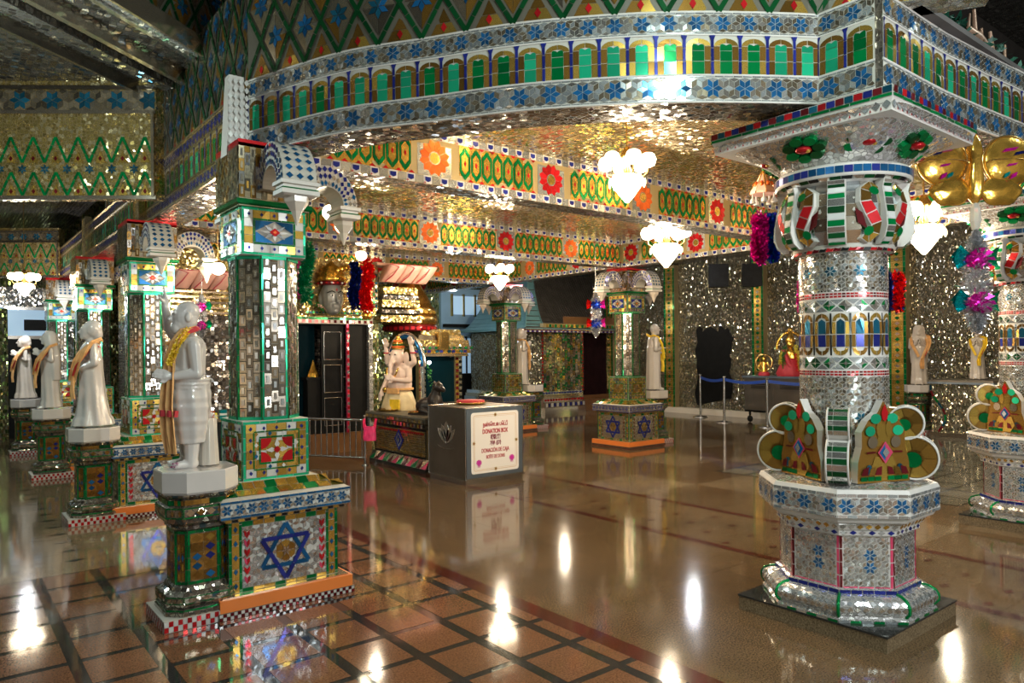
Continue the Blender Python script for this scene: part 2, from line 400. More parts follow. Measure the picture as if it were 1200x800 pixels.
def oval_band(W,H,p=.11,flower=1.25,f0=.6):
    t=[]; e=H*.155; n=round(W/.075); q=W/n
    for row in (0,1):
        y0=0 if row==0 else H-e
        for i in range(n):
            x=i*q
            if i%2==0: t.append((rect(x,y0,x+q,y0+e),'mirror_cool')); continue
            t.append((rect(x,y0,x+q,y0+e),'t_white'))
            a=q*.36
            y1=y0+e*.16; y2=y0+e*.84
            t.append(([(x+q/2-a,y2),(x+q/2-a,y1+e*.2),(x+q/2,y1),(x+q/2+a,y1+e*.2),(x+q/2+a,y2)][::-1],'t_navy',1))
            t.append(([(x-.0,y0+.002),(x+q*.3,y0+.002),(x+q*.1,y0+e*.3)],'t_red',1))
    y0,y1=e,H-e; cy=(y0+y1)/2; hh=(y1-y0)/2
    fl=[f0+flower*k for k in range(int(W/flower)+1) if f0+flower*k<W-.1]
    n=round(W/p); p=W/n
    for i in range(n):
        cx=(i+.5)*p
        if any(abs(cx-f)<hh*1.1+p*.4 for f in fl): continue
        t.append((rect(cx-p/2,y0,cx+p/2,y1),'t_gold'))
        A=p*.46; B=hh*.94; o=[(0,-B),(A,-B*.55),(A,B*.55),(0,B),(-A,B*.55),(-A,-B*.55)]
        k=.66
        for j in range(6):
            a,b_=o[j],o[(j+1)%6]
            t.append(([(cx+a[0],cy+a[1]),(cx+b_[0],cy+b_[1]),(cx+b_[0]*k,cy+b_[1]*k),(cx+a[0]*k,cy+a[1]*k)],'t_green',1))
        t.append(([(cx+x*k*.92,cy+y*k*.92) for x,y in o],'t_gold',1))
        t.append((dia(cx,cy,A*.25,B*.2),'t_red',2))
        for s in (-1,1):
            t.append((([(cx-p*.28+p/2,cy+s*hh),(cx+p/2,cy+s*hh*.82),(cx+p*.28+p/2,cy+s*hh)]) if s>0 else ([(cx-p*.28+p/2,cy+s*hh),(cx+p*.28+p/2,cy+s*hh),(cx+p/2,cy+s*hh*.82)]),'t_red',1))
    for f in fl:
        r=hh*1.0; t.append((rect(f-r*1.1,y0,f+r*1.1,y1),'mirror_cool'))
        col=R.choice(('t_red','t_red','t_orange'))
        for k in range(12):
            a0,a1=2*PI*k/12,2*PI*(k+1)/12; am=(a0+a1)/2
            t.append(([(f+r*.36*math.cos(a0),cy+r*.36*math.sin(a0)),(f+r*.82*math.cos(a0),cy+r*.82*math.sin(a0)),(f+r*math.cos(am),cy+r*math.sin(am)),(f+r*.82*math.cos(a1),cy+r*.82*math.sin(a1)),(f+r*.36*math.cos(a1),cy+r*.36*math.sin(a1))],col,1))
        t.append(([(f+r*.33*math.cos(2*PI*k/8),cy+r*.33*math.sin(2*PI*k/8)) for k in range(8)],'t_gold',1))
    return t
def brick_tiles(W,H,tw,th,cols,x0=0,y0=0,inner=None,stag=True):
    t=[]; n=max(1,round((W)/tw)); m=max(1,round(H/th)); tw=W/n; th=H/m
    for i in range(n):
        for j in range(m+(1 if (i%2 and stag) else 0)):
            a=j*th-(th/2 if (i%2 and stag) else 0); b_=a+th; a=max(0,a); b_=min(H,b_)
            if b_-a<th*.2: continue
            x=x0+i*tw
            t.append((rect(x,y0+a,x+tw,y0+b_),R.choice(cols)))
            if b_-a>th*.6: t.append((rect(x+tw*.27,y0+a+th*.2,x+tw*.73,y0+b_-th*.2),R.choice(inner or cols),1))
    return t
def frame_tiles(x0,y0,x1,y1,w,key,n=4,ly=0):
    t=[]
    for k in range(n):
        a=x0+(x1-x0)*k/n; b_=x0+(x1-x0)*(k+1)/n
        t.append((rect(a,y0,b_,y0+w),key,ly)); t.append((rect(a,y1-w,b_,y1),key,ly))
        c=y0+w+(y1-y0-2*w)*k/n; d=y0+w+(y1-y0-2*w)*(k+1)/n
        t.append((rect(x0,c,x0+w,d),key,ly)); t.append((rect(x1-w,c,x1,d),key,ly))
    return t
def hexagram_panel(W,H,lightc=('mirror_cool','t_white','mirror_cool','mirror')):
    """dado panel: blue six-point star on pale tiles, red chevrons, green and gold borders"""
    t=[]; e=.05
    t+=frame_tiles(0,0,e*.35,H,e*.35,'t_green',5); t+=frame_tiles(W-e*.35,0,W,H,e*.35,'t_green',5)
    for x0 in (e*.35,W-e*1.2):
        t+= [(rect(x0,H*k/6,x0+e*.85,H*(k+1)/6),'t_gold') for k in range(6)]
        t+= [(dia(x0+e*.42,H*(k+.5)/5,.014,.02),'t_blue',1) for k in range(5)]
    t+=frame_tiles(e*1.2,0,e*1.5,H,e*.3,'t_green',4); t+=frame_tiles(W-e*1.5,0,W-e*1.2,H,e*.3,'t_green',4)
    a,b_=e*1.5,W-e*1.5; y0,y1=.022,H-.03
    t+=[(rect(a+(b_-a)*k/8,0,a+(b_-a)*(k+1)/8,y0),'t_gold' if k%3 else 't_green') for k in range(8)]
    t+=[(rect(a+(b_-a)*k/8,y1,a+(b_-a)*(k+1)/8,H),'t_gold' if k%3 else 't_green') for k in range(8)]
    w,h=b_-a,y1-y0
    q=rhombille(w,h,.044,lambda i,j:False,lightc,off=(w/2,h/2))
    t+=[([(x+a,y+y0) for x,y in p],k) for p,k in q]
    for x0 in (a+.012,b_-.047):
        n=6
        for k in range(n):
            yy=y0+.02+(h-.04)*k/n; hh=(h-.04)/n; m=hh*.45; c='t_red' if k%2 else 't_pink'
            t.append(([(x0,yy+m),(x0+.017,yy),(x0+.017,yy+hh-m*.6),(x0,yy+hh)],c,1)); t.append(([(x0+.017,yy),(x0+.035,yy+m),(x0+.035,yy+hh),(x0+.017,yy+hh-m*.6)],'t_red',1))
    cx,cy=W/2,(y0+y1)/2; r=min(w/2-.05,h/2-.012)
    for k in range(6):
        an=k*PI/3+PI/6; rr=r*.36
        t.append(([(cx,cy),(cx+rr*math.cos(an-PI/6),cy+rr*math.sin(an-PI/6)),(cx+rr*1.1*math.cos(an),cy+rr*1.1*math.sin(an)),(cx+rr*math.cos(an+PI/6),cy+rr*math.sin(an+PI/6))],'t_gold' if k%2 else 't_amber',1))
    for o in (PI/2,-PI/2):
        v=[(cx+r*math.cos(o+k*2*PI/3),cy+r*math.sin(o+k*2*PI/3)) for k in range(3)]
        for k in range(3): t+=split_strip(v[k],v[(k+1)%3],.025,3,'t_blue' if o>0 else 't_navy',2 if o>0 else 3)
    for k in range(6):
        an=k*PI/3; rr=r*.2
        t.append(([(cx,cy),(cx+rr*.6*math.cos(an-.45),cy+rr*.6*math.sin(an-.45)),(cx+rr*math.cos(an),cy+rr*math.sin(an)),(cx+rr*.6*math.cos(an+.45),cy+rr*.6*math.sin(an+.45))],'mirror',4))
    return t
def jewel_panel(W,H,core=('t_red','t_white')):
    """block panel: green frame, gold field with blue diamonds, inner frame with a cut flower"""
    e=.016; t=frame_tiles(0,0,W,H,e,'t_mint',4)
    t+=[(rect(e+(W-2*e)*i/6,e+(H-2*e)*j/6,e+(W-2*e)*(i+1)/6,e+(H-2*e)*(j+1)/6),R.choice(('t_gold','t_white','t_gold'))) for i in range(6) for j in range(6)]
    for i in range(5):
        u=e+.03+(W-2*e-.06)*i/4; v=e+.03+(H-2*e-.06)*i/4
        for p in ((u,e+.028),(u,H-e-.028),(e+.028,v),(W-e-.028,v)): t.append((dia(*p,.012,.015),'t_navy',1))
    for i in range(4):
        u=e+.062+(W-2*e-.124)*i/3; v=e+.062+(H-2*e-.124)*i/3
        for q_ in ((u,e+.062),(u,H-e-.062),(e+.062,v),(W-e-.062,v)): t.append((dia(*q_,.014,.016),('t_gold','t_blue','t_white')[i%3],1))
    a=e+.044; b_=.008
    t+=frame_tiles(a,a,W-a,H-a,b_,'t_green',4,1)
    a=e+.078; b_=.011
    t+=frame_tiles(a,a,W-a,H-a,b_,'t_green',3,1)
    x0,x1,y0,y1=a+b_,W-a-b_,a+b_,H-a-b_; cx,cy=W/2,H/2
    for (px,py) in ((x0,y0),(x1,y0),(x1,y1),(x0,y1)):
        sx=1 if px<cx else -1; sy=1 if py<cy else -1; rr=min(x1-x0,y1-y0)*.46
        q=[(px,py)]+[(px+sx*rr*math.cos(k*PI/8),py+sy*rr*math.sin(k*PI/8)) for k in range(5)]
        if sx*sy<0: q.reverse()
        t.append((q,core[0],1))
    for k in range(4):
        an=k*PI/2; rr=min(x1-x0,y1-y0)*.5
        t.append(([(cx,cy),(cx+rr*.5*math.cos(an-.5),cy+rr*.5*math.sin(an-.5)),(cx+rr*math.cos(an),cy+rr*math.sin(an)),(cx+rr*.5*math.cos(an+.5),cy+rr*.5*math.sin(an+.5))],core[1],2))
    t.append((dia(cx,cy,.025,.025),'t_red',3))
    return t

# ------------------------------------------------------------------ object helpers
def tag(o,label,cat,group=None,kind=None):
    o['label']=label; o['category']=cat
    if group: o['group']=group
    if kind: o['kind']=kind
    return o
def thing(name,label,cat,loc=(0,0,0),rz=0,group=None):
    o=bpy.data.objects.new(name,None); C.objects.link(o); o.location=loc; o.rotation_euler=(0,0,rz); o.empty_display_size=.1
    return tag(o,label,cat,group)
def struct(mb,name,label=None,cat=None):
    o=mb.build(name) if isinstance(mb,MB) else mb
    o.name=name; o['kind']='structure'
    o['label']=label or name.replace('_',' '); o['category']=cat or name.split('_')[0]
    return o
def copy_tree(o,parent=None):
    c=o.copy(); C.objects.link(c)
    if parent is not None: c.parent=parent
    for ch in [x for x in bpy.data.objects if x.parent==o and x is not c]: copy_tree(ch,c)
    return c
def dup(root,label,loc,rz=None,group=None,scale=None):
    c=copy_tree(root); c.location=loc
    if rz is not None: c.rotation_euler=(0,0,rz)
    if scale: c.scale=scale if isinstance(scale,tuple) else (scale,)*3
    c['label']=label
    if group: c['group']=group
    return c
def capsule_hull(p0,r0,p1,r1,n=10):
    bm=bmesh.new()
    for p,r in ((p0,r0),(p1,r1)):
        bmesh.ops.create_uvsphere(bm,u_segments=n,v_segments=max(6,n//2+2),radius=r,matrix=Matrix.Translation(Vector(p)))
    res=bmesh.ops.convex_hull(bm,input=bm.verts)
    dead=[g for g in res['geom_interior'] if isinstance(g,bmesh.types.BMVert)]
    if dead: bmesh.ops.delete(bm,geom=dead,context='VERTS')
    v=[w.co.copy() for w in bm.verts]; bm.verts.index_update(); f=[tuple(x.index for x in q.verts) for q in bm.faces]; bm.free()
    return v,f
def sculpt(name,prims,key,parent=None,voxel=.011,smooth=4):
    """one continuous surface grown over the given forms"""
    mb=MB()
    for p in prims:
        if p[0]=='c': v,f=capsule_hull(p[1],p[3],p[2],p[4]); mb.mesh(v,f,key)
        elif p[0]=='e': mb.ball(p[1],p[2],key,16,12,rot=(p[3] if len(p)>3 else None))
        elif p[0]=='l': mb.loft(p[1],key)
    o=mb.build(name,None)
    m=o.modifiers.new('r','REMESH'); m.mode='VOXEL'; m.voxel_size=voxel
    s=o.modifiers.new('s','SMOOTH'); s.iterations=smooth; s.factor=.5
    dg=bpy.context.evaluated_depsgraph_get(); dg.update()
    me=bpy.data.meshes.new_from_object(o.evaluated_get(dg)); o.modifiers.clear(); old=o.data; o.data=me; bpy.data.meshes.remove(old)
    me.name=name
    me.materials.clear(); me.materials.append(MATS[key])
    for q in me.polygons: q.use_smooth=True; q.material_index=0
    if parent is not None: o.parent=parent
    return o
def ell_ring(z,cx,cy,rx,ry,n=40,fold=0,fa=0,ph=0):
    return [(cx+rx*(1+fa*math.cos(fold*2*PI*j/n+ph))*math.cos(2*PI*j/n),cy+ry*(1+fa*math.cos(fold*2*PI*j/n+ph))*math.sin(2*PI*j/n),z) for j in range(n)]
def ribbon(mb,pts,w,t,key,side=(0,0,1),n_wave=0):
    """a strip of cloth along pts, w wide, t thick; side = width direction"""
    P=[Vector(p) for p in pts]; rings=[]
    for i,p in enumerate(P):
        tt=(P[min(i+1,len(P)-1)]-P[max(i-1,0)]).normalized()
        sd=side[i] if isinstance(side,list) else side
        sd=Vector(sd); sd=(sd-tt*sd.dot(tt)).normalized(); nn=tt.cross(sd)
        ww=w[i] if isinstance(w,list) else w
        m=6; top=[]; bot=[]
        for k in range(m+1):
            s_=(k/m-.5)*ww; wv=.012*math.sin(k*2.1+i*.4)
            top.append(p+sd*s_+nn*(t/2+wv)); bot.append(p+sd*s_+nn*(-t/2+wv))
        rings.append(top+bot[::-1])
    mb.loft(rings,key,False)
def tinsel(mb,path,r,key,n=260,ln=.05,rr=None):
    """bushy foil strands around a path"""
    P=[Vector(p) for p in path]
    for k in range(n):
        u=R.random()*(len(P)-1); i=int(u); q=P[i].lerp(P[i+1],u-i)
        rad=r if rr is None else rr[i]*(1-(u-i))+rr[i+1]*(u-i)
        d=Vector((R.gauss(0,1),R.gauss(0,1),R.gauss(0,.8))).normalized()
        a=q+d*rad*R.uniform(.05,.5); b_=q+d*rad*R.uniform(.8,1.1)
        s_=d.orthogonal().normalized(); s_.rotate(Matrix.Rotation(R.uniform(0,6.28),3,d)); s_*=ln*.16
        mid=(a+b_)/2+s_*.6+d.cross(s_)*.6
        mb.poly([a,mid-s_*1.2,b_,mid+s_*1.2],key)
# ------------------------------------------------------------------ camera and view
cam=bpy.data.cameras.new('camera'); co=bpy.data.objects.new('camera',cam); C.objects.link(co); scn.camera=co
cam.sensor_width=36; cam.lens=25.5; cam.shift_y=13/1200; cam.clip_start=.05
co.matrix_world=Matrix.Translation((0,0,1.5))@Matrix.Rotation(-math.radians(38.5),4,'Z')@Matrix.Rotation(PI/2,4,'X')@Matrix.Rotation(-math.radians(.55),4,'Z')
vs=scn.view_settings; vs.view_transform='Standard'; vs.look='None'; vs.gamma=1; vs.exposure=EXPO; vs.use_curve_mapping=False
scn.cycles.sample_clamp_indirect=6; scn.cycles.max_bounces=7; scn.cycles.glossy_bounces=4; scn.cycles.diffuse_bounces=3; scn.cycles.transmission_bounces=4
scn.cycles.caustics_refractive=False
w=bpy.data.worlds.new('world'); scn.world=w; w.use_nodes=True; nt=w.node_tree; bg=nt.nodes['Background']
tc=nt.nodes.new('ShaderNodeTexCoord'); vo=nt.nodes.new('ShaderNodeTexNoise'); vo.inputs['Scale'].default_value=3.5; vo.inputs['Detail'].default_value=5
cr=nt.nodes.new('ShaderNodeValToRGB'); cr.color_ramp.elements[0].position=.38; cr.color_ramp.elements[1].position=.72
cr.color_ramp.elements[0].color=(.10,.075,.05,1); cr.color_ramp.elements[1].color=(.85,.72,.52,1)
nt.links.new(tc.outputs['Generated'],vo.inputs['Vector']); nt.links.new(vo.outputs['Fac'],cr.inputs[0]); nt.links.new(cr.outputs[0],bg.inputs['Color']); bg.inputs['Strength'].default_value=WORLD

# ------------------------------------------------------------------ floor
def floor_obj():
    mb=MB(); z=0
    def q(x0,y0,x1,y1,k,dz=0.): mb.poly([(x0,y0,dz),(x1,y0,dz),(x1,y1,dz),(x0,y1,dz)],k)
    # ground slab
    mb.box(-12,26,-8,24,-.12,-.002,'granite_pale')
    # pale tiles to the left of the colonnade and beyond, seams by separate stones
    for i in range(-12,6):
        for j in range(0,18):
            x,y=i*.6-.8,5.86+j*.6
            if x>2.66: continue
            q(x,y,min(2.66,x+.597),y+.597,'granite_pale')
    for j in range(28):
        for i in range(-8,5):
            x,y=i*.6+.2-.8*0,6.2+j*.33
            if x<2.5: mb.poly([(x-.075,y,.0012),(x,y-.035,.0012),(x+.075,y,.0012),(x,y+.035,.0012)],'granite_black')
    # red stones with black bands
    q(-6,-3,2.66,5.86,'granite_black')
    xs=[-6+.33*k for k in range(40)]
    x0=.385-.33*20
    for i in range(40):
        xa=x0+i*.337+.03; xb=xa+.277
        if xb>2.66 and xa<2.66: xb=2.66
        if xa>=2.6 or xb<-6: continue
        for j in range(26):
            ya=5.86-.345*(j+1)+.02; yb=ya+.302
            q(xa,ya,xb,yb,'granite_red',.0012)
    q(2.66,-3,2.78,16,'granite_maroon',.001)
    # broad tan granite
    for i in range(4):
        for j in range(18): q(2.78+i*.48,-3+j*1.2,2.78+i*.48+.478,-3+j*1.2+1.197,'granite_tan')
    q(4.66,-3,4.74,12,'granite_maroon',.001)
    for i in range(2):
        for j in range(30): q(4.74+i*.485,-3+j*.5,4.74+i*.485+.483,-3+j*.5+.498,'granite_tan')
    for j in range(44):
        for i in range(3):
            x=4.82+i*.34+(.17 if j%2 else 0); y=-2+j*.3
            if x<5.66: mb.poly([(x-.05,y,.0012),(x,y-.03,.0012),(x+.05,y,.0012),(x,y+.03,.0012)],'granite_maroon')
    q(5.70,-3,5.78,12,'granite_maroon',.001)
    for i in range(10):
        for j in range(24):
            x=5.78+i*.9; y=-3+j*.9
            if x>14.4: continue
            q(x,y,min(14.4,x+.897),y+.897,'granite_tan' if (i+j)%3 else 'granite_pale')
    # grey tiled patch with black joints
    q(7.6,2.75,14.2,5.5,'granite_black',.001)
    for i in range(16):
        for j in range(7):
            x=7.62+i*.41; y=2.77+j*.39
            q(x,y,x+.37,y+.35,'granite_grey',.002)
    q(7.0,-2,14.2,2.7,'granite_tan',.0005)
    return struct(mb,'floor','polished granite floor with red tiles in black bands and broad brown granite','floor')
floor_obj()

# ------------------------------------------------------------------ beams and walls
ctrl=[(1.60,4.72),(1.87,3.96),(2.18,3.47),(2.44,3.06),(2.73,2.72),(3.06,2.41),(3.43,2.14),(3.68,1.98)]
def smooth_path(P,n=6):
    out=[]
    for i in range(len(P)-1):
        p0,p1,p2,p3=[Vector((*P[max(0,min(len(P)-1,k))],0)) for k in (i-1,i,i+1,i+2)]
        for k in range(n):
            t=k/n; q=.5*((2*p1)+(p2-p0)*t+(2*p0-5*p1+4*p2-p3)*t*t+(3*p1-p0-3*p2+p3)*t**3); out.append((q.x,q.y))
    out.append(P[-1]); return out
arc=smooth_path(ctrl)
def wall_prism(pts,th,z0,z1,key,keyb=None):
    """solid wall standing behind the plan polyline (to its left)"""
    mb=MB(); P=[Vector((*p,0)) for p in pts]; N=[]
    for i in range(len(P)):
        t=(P[min(i+1,len(P)-1)]-P[max(i-1,0)]).normalized(); N.append(Vector((-t.y,t.x,0)))
    Q=[p+n*th for p,n in zip(P,N)]
    rings=[[(p.x,p.y,z0),(q.x,q.y,z0),(q.x,q.y,z1),(p.x,p.y,z1)] for p,q in zip(P,Q)]
    mb.loft(rings,key)
    return mb
def window_beam(pts,name,label,H=(.14,.21,.12),z0=2.8,th=.3):
    mb=wall_prism(pts,th,z0,z0+sum(H),'mos_soffit')
    f=pathmap(pts,z0); L=f.L
    sub=lambda a,tt:[([(x,y+a) for x,y in t[0]],)+tuple(t[1:]) for t in tt]
    t=star_band(L,H[0],('mirror_cool','mirror','mirror_warm'))+sub(H[0],window_band(L,H[1],.148))+sub(H[0]+H[1],star_band(L,H[2],('mirror_cool','mirror','mirror_warm')))
    lay(mb,t,f,.0018,.05)
    # grout sheet
    s=MB(); n=60
    for k in range(n):
        u0,u1=L*k/n,L*(k+1)/n; mb.poly([f(u0,0,-.0015),f(u1,0,-.0015),f(u1,sum(H),-.0015),f(u0,sum(H),-.0015)],'grout')
    # little rounded edges
    for v in (0,H[0],H[0]+H[1],sum(H)):
        mb.tube([f(L*k/40,v,0) for k in range(41)],.006,'plaster',6)
    return struct(mb,name,label,'beam')
window_beam(arc,'trim_1','curved front beam with green arched windows between two blue star bands')
pier=[(3.67,1.985),(3.67,1.69)]
window_beam(pier,'trim_2','short mosaic pier of the front beam above the large round pillar',th=.33)
rb=[(3.685,1.66),(4.4,1.665),(4.9,1.64),(5.5,1.60),(7,1.56),(10,1.5),(13.8,1.45)]
window_beam(rb,'trim_3','straight right beam with green arched windows over the round pillars')
lbeam=[(1.62,16.4),(1.62,4.85)]
def left_beam():
    mb=wall_prism(lbeam,.33,2.8,3.27,'mos_soffit'); f=pathmap(lbeam,2.8); L=f.L
    sub=lambda a,tt:[([(x,y+a) for x,y in t[0]],)+tuple(t[1:]) for t in tt]
    t=star_band(L,.12,('mirror_warm','t_gold','mirror'),blue='t_navy',n=2)+sub(.12,window_band(L,.23,.15))+sub(.35,star_band(L,.12,('mirror_warm','mirror_dim','t_gold'),blue='t_navy',n=2))
    lay(mb,t,f,.0018,.06); mb.poly([f(0,0,-.001),f(L,0,-.001),f(L,.47,-.001),f(0,.47,-.001)],'grout_gold')
    for v in (0,.12,.35,.47): mb.box(1.605,1.622,4.85,16.4,2.795+v-.006,2.795+v+.008,'mirror_warm')
    return struct(mb,'trim_4','receding left beam with narrow green windows above the colonnade','beam')
left_beam()
def oval_beam(pts,name,label,z0=2.8,H=.41,th=.22,f0=.6,both=False):
    mb=wall_prism(pts,th,z0,z0+H,'mos_soffit'); f=pathmap(pts,z0); L=f.L
    lay(mb,oval_band(L,H,.11,1.2,f0),f,.0018,.06)
    mb.poly([f(0,0,-.001),f(L,0,-.001),f(L,H,-.001),f(0,H,-.001)],'grout_gold')
    return struct(mb,name,label,'beam')
oval_beam([(1.95,4.75),(8.28,4.75)],'trim_5','near inner beam with green ovals on gold and red rosettes',f0=1.08)
oval_beam([(1.95,7.72),(8.28,7.72)],'trim_6','second inner beam with green ovals and red rosettes',f0=.5)
oval_beam([(1.95,11.0),(8.28,11.0)],'trim_7','far inner beam with green ovals and red rosettes',f0=.3)
oval_beam([(8.3,16.3),(8.3,1.9)],'trim_8','cross beam with green ovals running over the middle pillar',f0=.4)
# clerestory walls with green crossing bars
def bar_wall(pts,name,label,z0,H,th=.2,p=.27,hh=.44,back='mos_drum',gr='grout_dark'):
    mb=wall_prism(pts,th,z0,z0+H,back); f=pathmap(pts,z0); L=f.L
    lay(mb,diamond_band(L,H,p,hh),f,.002,.06)
    n=40
    for k in range(n):
        u0,u1=L*k/n,L*(k+1)/n; mb.poly([f(u0,0,-.001),f(u1,0,-.001),f(u1,H,-.001),f(u0,H,-.001)],gr)
    return struct(mb,name,label,'wall')
bar_wall(arc+[(4.1,1.3)],'wall_front','upper wall over the curved beam with green crossing bars and blue stars',3.27,1.9)
bar_wall([(1.64,10),(1.64,4.72)],'wall_left','upper wall over the left beam with green crossing bars',3.27,.75)
corn=[(-3.,2.35),(.72,5.3),(1.93,6.24)]
bar_wall(corn,'wall_drum','slanting upper wall above the dark mirror ceiling',3.95,2.2)
mb=MB()
cdir=Vector((1.93+3,6.24-2.35,0)).normalized(); nn=Vector((cdir.y,-cdir.x,0))
a=Vector((-3,2.35,0)); b_=Vector((1.93,6.24,0))
def mould(off0,off1,z0,z1,key):
    r=[]
    for p in (a,b_):
        r.append([p+nn*off0+Vector((0,0,z0)),p+nn*off1+Vector((0,0,z0)),p+nn*off1+Vector((0,0,z1)),p+nn*off0+Vector((0,0,z1))])
    mb.loft(r,key)
mould(-.02,.07,3.84,3.97,'mos_silver_light'); mould(.07,.09,3.83,3.98,'mirror_warm'); mould(-.04,.0,3.82,3.86,'mirror')
mould(-.35,-.30,3.76,3.86,'mirror_dim'); mould(-.62,-.50,3.78,3.86,'mos_dark_ceiling'); mould(-.85,-.82,3.76,3.86,'mirror_dim')
struct(mb,'trim_9','mirrored cornice of stepped mouldings at the edge of the dark ceiling','cornice')
mb=MB(); mb.mesh([(-6,0,3.86),(-3,2.35,3.86),(1.93,6.24,3.86),(1.93,16.4,3.86),(-6,16.4,3.86)],[(0,1,2,3,4)],'mos_dark_ceiling'); mb.mesh([(-6,0,3.95),(-3,2.35,3.95),(1.93,6.24,3.95),(1.93,16.4,3.95),(-6,16.4,3.95)],[(0,1,2,3,4)],'mos_dark_ceiling')
struct(mb,'ceiling_left','dark mirror mosaic ceiling over the left aisle','ceiling')
mb=MB(); pts=[(p[0]+.05,p[1]+.12) for p in arc]+[(3.75,1.75),(8.3,1.68),(8.3,16.4),(1.75,16.4)]
mb.mesh([(x,y,3.21) for x,y in pts]+[(x,y,3.26) for x,y in pts],[tuple(range(len(pts))),tuple(reversed(range(len(pts),2*len(pts))))],'mos_gold_ceiling')
struct(mb,'ceiling_main','gold mirror mosaic ceiling between the inner beams','ceiling')
mb=MB(); mb.box(8.5,14.6,1.75,16.5,3.62,3.7,'mos_dark_ceiling'); struct(mb,'ceiling_right','dark mosaic ceiling in front of the right wall','ceiling')
mb=MB(); mb.box(-8,16,-6,16.5,5.6,5.7,'mos_dark_ceiling'); struct(mb,'ceiling_high','high ceiling over the open bay','ceiling')
# gold fascias across the left aisle
def fascia(p0,p1,z,name,label):
    pts=[p0,p1]; mb=wall_prism(pts,.15,z[0],z[2]+.06,'mos_gold_wall'); f=pathmap(pts,z[0]); L=f.L
    H=z[1]-z[0]; t=[]; n=round(L/.19); p=L/n
    for i in range(n):
        for (ya,yb,hh) in ((.02,.22,1),(.30,.52,1)):
            if ya+.2>H: continue
            t+=split_strip((i*p,ya),(i*p+p/2,yb),.022,3,'t_green'); t+=split_strip((i*p+p/2,yb),(i*p+p,ya),.022,3,'t_green')
            t.append(([(i*p+p*.28,ya),(i*p+p*.72,ya),(i*p+p/2,ya+.1)],'t_gold',1)); t.append((dia(i*p+p/2,ya+.035,.018,.025),'t_maroon',2))
        cx=i*p
        for k in range(6):
            an=PI/2+k*PI/3; rr=.045; t.append(([(cx,.245),(cx+rr*.55*math.cos(an-.5),.245+rr*.55*math.sin(an-.5)),(cx+rr*math.cos(an),.245+rr*math.sin(an)),(cx+rr*.55*math.cos(an+.5),.245+rr*.55*math.sin(an+.5))],'t_teal',1))
    t=[q for q in t if all(0<=x<=L for x,y in q[0])]
    lay(mb,t,f,.002,.06)
    t=star_band(L,z[2]-z[1],('mirror_dim','mirror_warm'),blue='t_teal'); lay(mb,[([(x,y+z[1]-z[0]) for x,y in q[0]],q[1]) for q in t],f,.002,.06)
    for zz in (z[0],z[1],z[2]): mb.loft([[f(u,zz-z[0]+d,h) for d,h in ((-.015,-.01),(-.015,.02),(.015,.02),(.015,-.01))] for u in (0,L)],'mirror_dim')
    for u in (.35*L,.62*L,L-.02): mb.loft([[f(u+d,vv,h) for d,h in ((-.012,0),(.012,0),(.012,.03),(-.012,.03))] for vv in (0,H)],'mirror_warm')
    return struct(mb,name,label,'fascia')
dvec=Vector((.98,-.73,0)).normalized()
e1=Vector((1.5,6.77,0)); s1=e1-dvec*4.5
fascia((s1.x,s1.y),(e1.x,e1.y),(2.86,3.59,3.80),'trim_10','gold mosaic fascia with green zigzags across the left aisle')
e2=Vector((1.58,13.7,0)); s2=e2-dvec*5
fascia((s2.x,s2.y),(e2.x,e2.y),(2.80,3.36,3.52),'trim_11','far gold fascia with green zigzags across the left aisle')
# outer walls
def wall(name,label,x0,x1,y0,y1,z0,z1,key): mb=MB(); mb.box(x0,x1,y0,y1,z0,z1,key); return struct(mb,name,label,'wall')
wall('wall_right','right wall covered in small mirror mosaic',14.3,14.5,-6,16.6,0,5.6,'mos_silver_wall')
wall('wall_back','far end wall of mirror mosaic',-6,14.3,16.45,16.6,0,5.6,'mos_green_wall')
wall('wall_aisle','left outer wall of the aisle in mirror mosaic',-6.1,-6,-6,16.6,0,5.6,'mos_silver_wall')
mb=MB(); mb.box(14.12,14.3,-4,16.4,0,.13,'skirting'); struct(mb,'baseboard_right','cream stone skirting along the right wall','baseboard')
# recess doorway and gold-green posts on the right wall
mb=MB()
pts=[(10.85,.2)]+[(10.85+R.uniform(-.06,.06),.3+k*.2) for k in range(1,8)]+[(10.85-.1*k+R.uniform(-.03,.03),1.98+R.uniform(-.06,.12)) for k in range(0,10)]+[(9.9+R.uniform(-.06,.06),1.8-k*.2) for k in range(0,8)]
mb.extrude(pts,lambda y,z,h:Vector((14.3-h,y,z)),.03,'black_wood')
struct(mb,'door_3','dark doorway opening in the right mirror wall','doorway')
for i,(y,w_) in enumerate(((11.55,.16),(9.1,.14),(6.15,.16),(13.6,.14))):
    mb=MB(); mb.box(14.14,14.3,y-w_,y+w_,.13,3.6,'grout_gold')
    f=plane((14.135,y+w_,.13),(0,-1,0),(0,0,1)); t=[]
    for k in range(34):
        v=k*.1; t.append((rect(0,v,.05,v+.1),'t_green')); t.append((rect(2*w_-.05,v,2*w_,v+.1),'t_green')); t.append((rect(.05,v,2*w_-.05,v+.1),'t_gold')); t.append((dia(w_,v+.05,.05,.04),'t_green' if k%2 else 'mirror',1))
    lay(mb,t,f,.003,.06); struct(mb,'trim_%d'%(20+i),'green and gold mosaic post number on the right wall'.replace(' number',''),'post')
for i,y in enumerate((7.85,11.05,14.25)):
    mb=MB(); mb.box(1.56,1.62,y-.11,y+.11,2.72,3.34,'mos_gold_wall'); mb.box(1.55,1.63,y-.13,y-.11,2.72,3.34,'mirror_warm'); mb.box(1.55,1.63,y+.11,y+.13,2.72,3.34,'mirror_warm'); struct(mb,'trim_%d'%(30+i),'gold mosaic post on the left beam above a pillar','post')
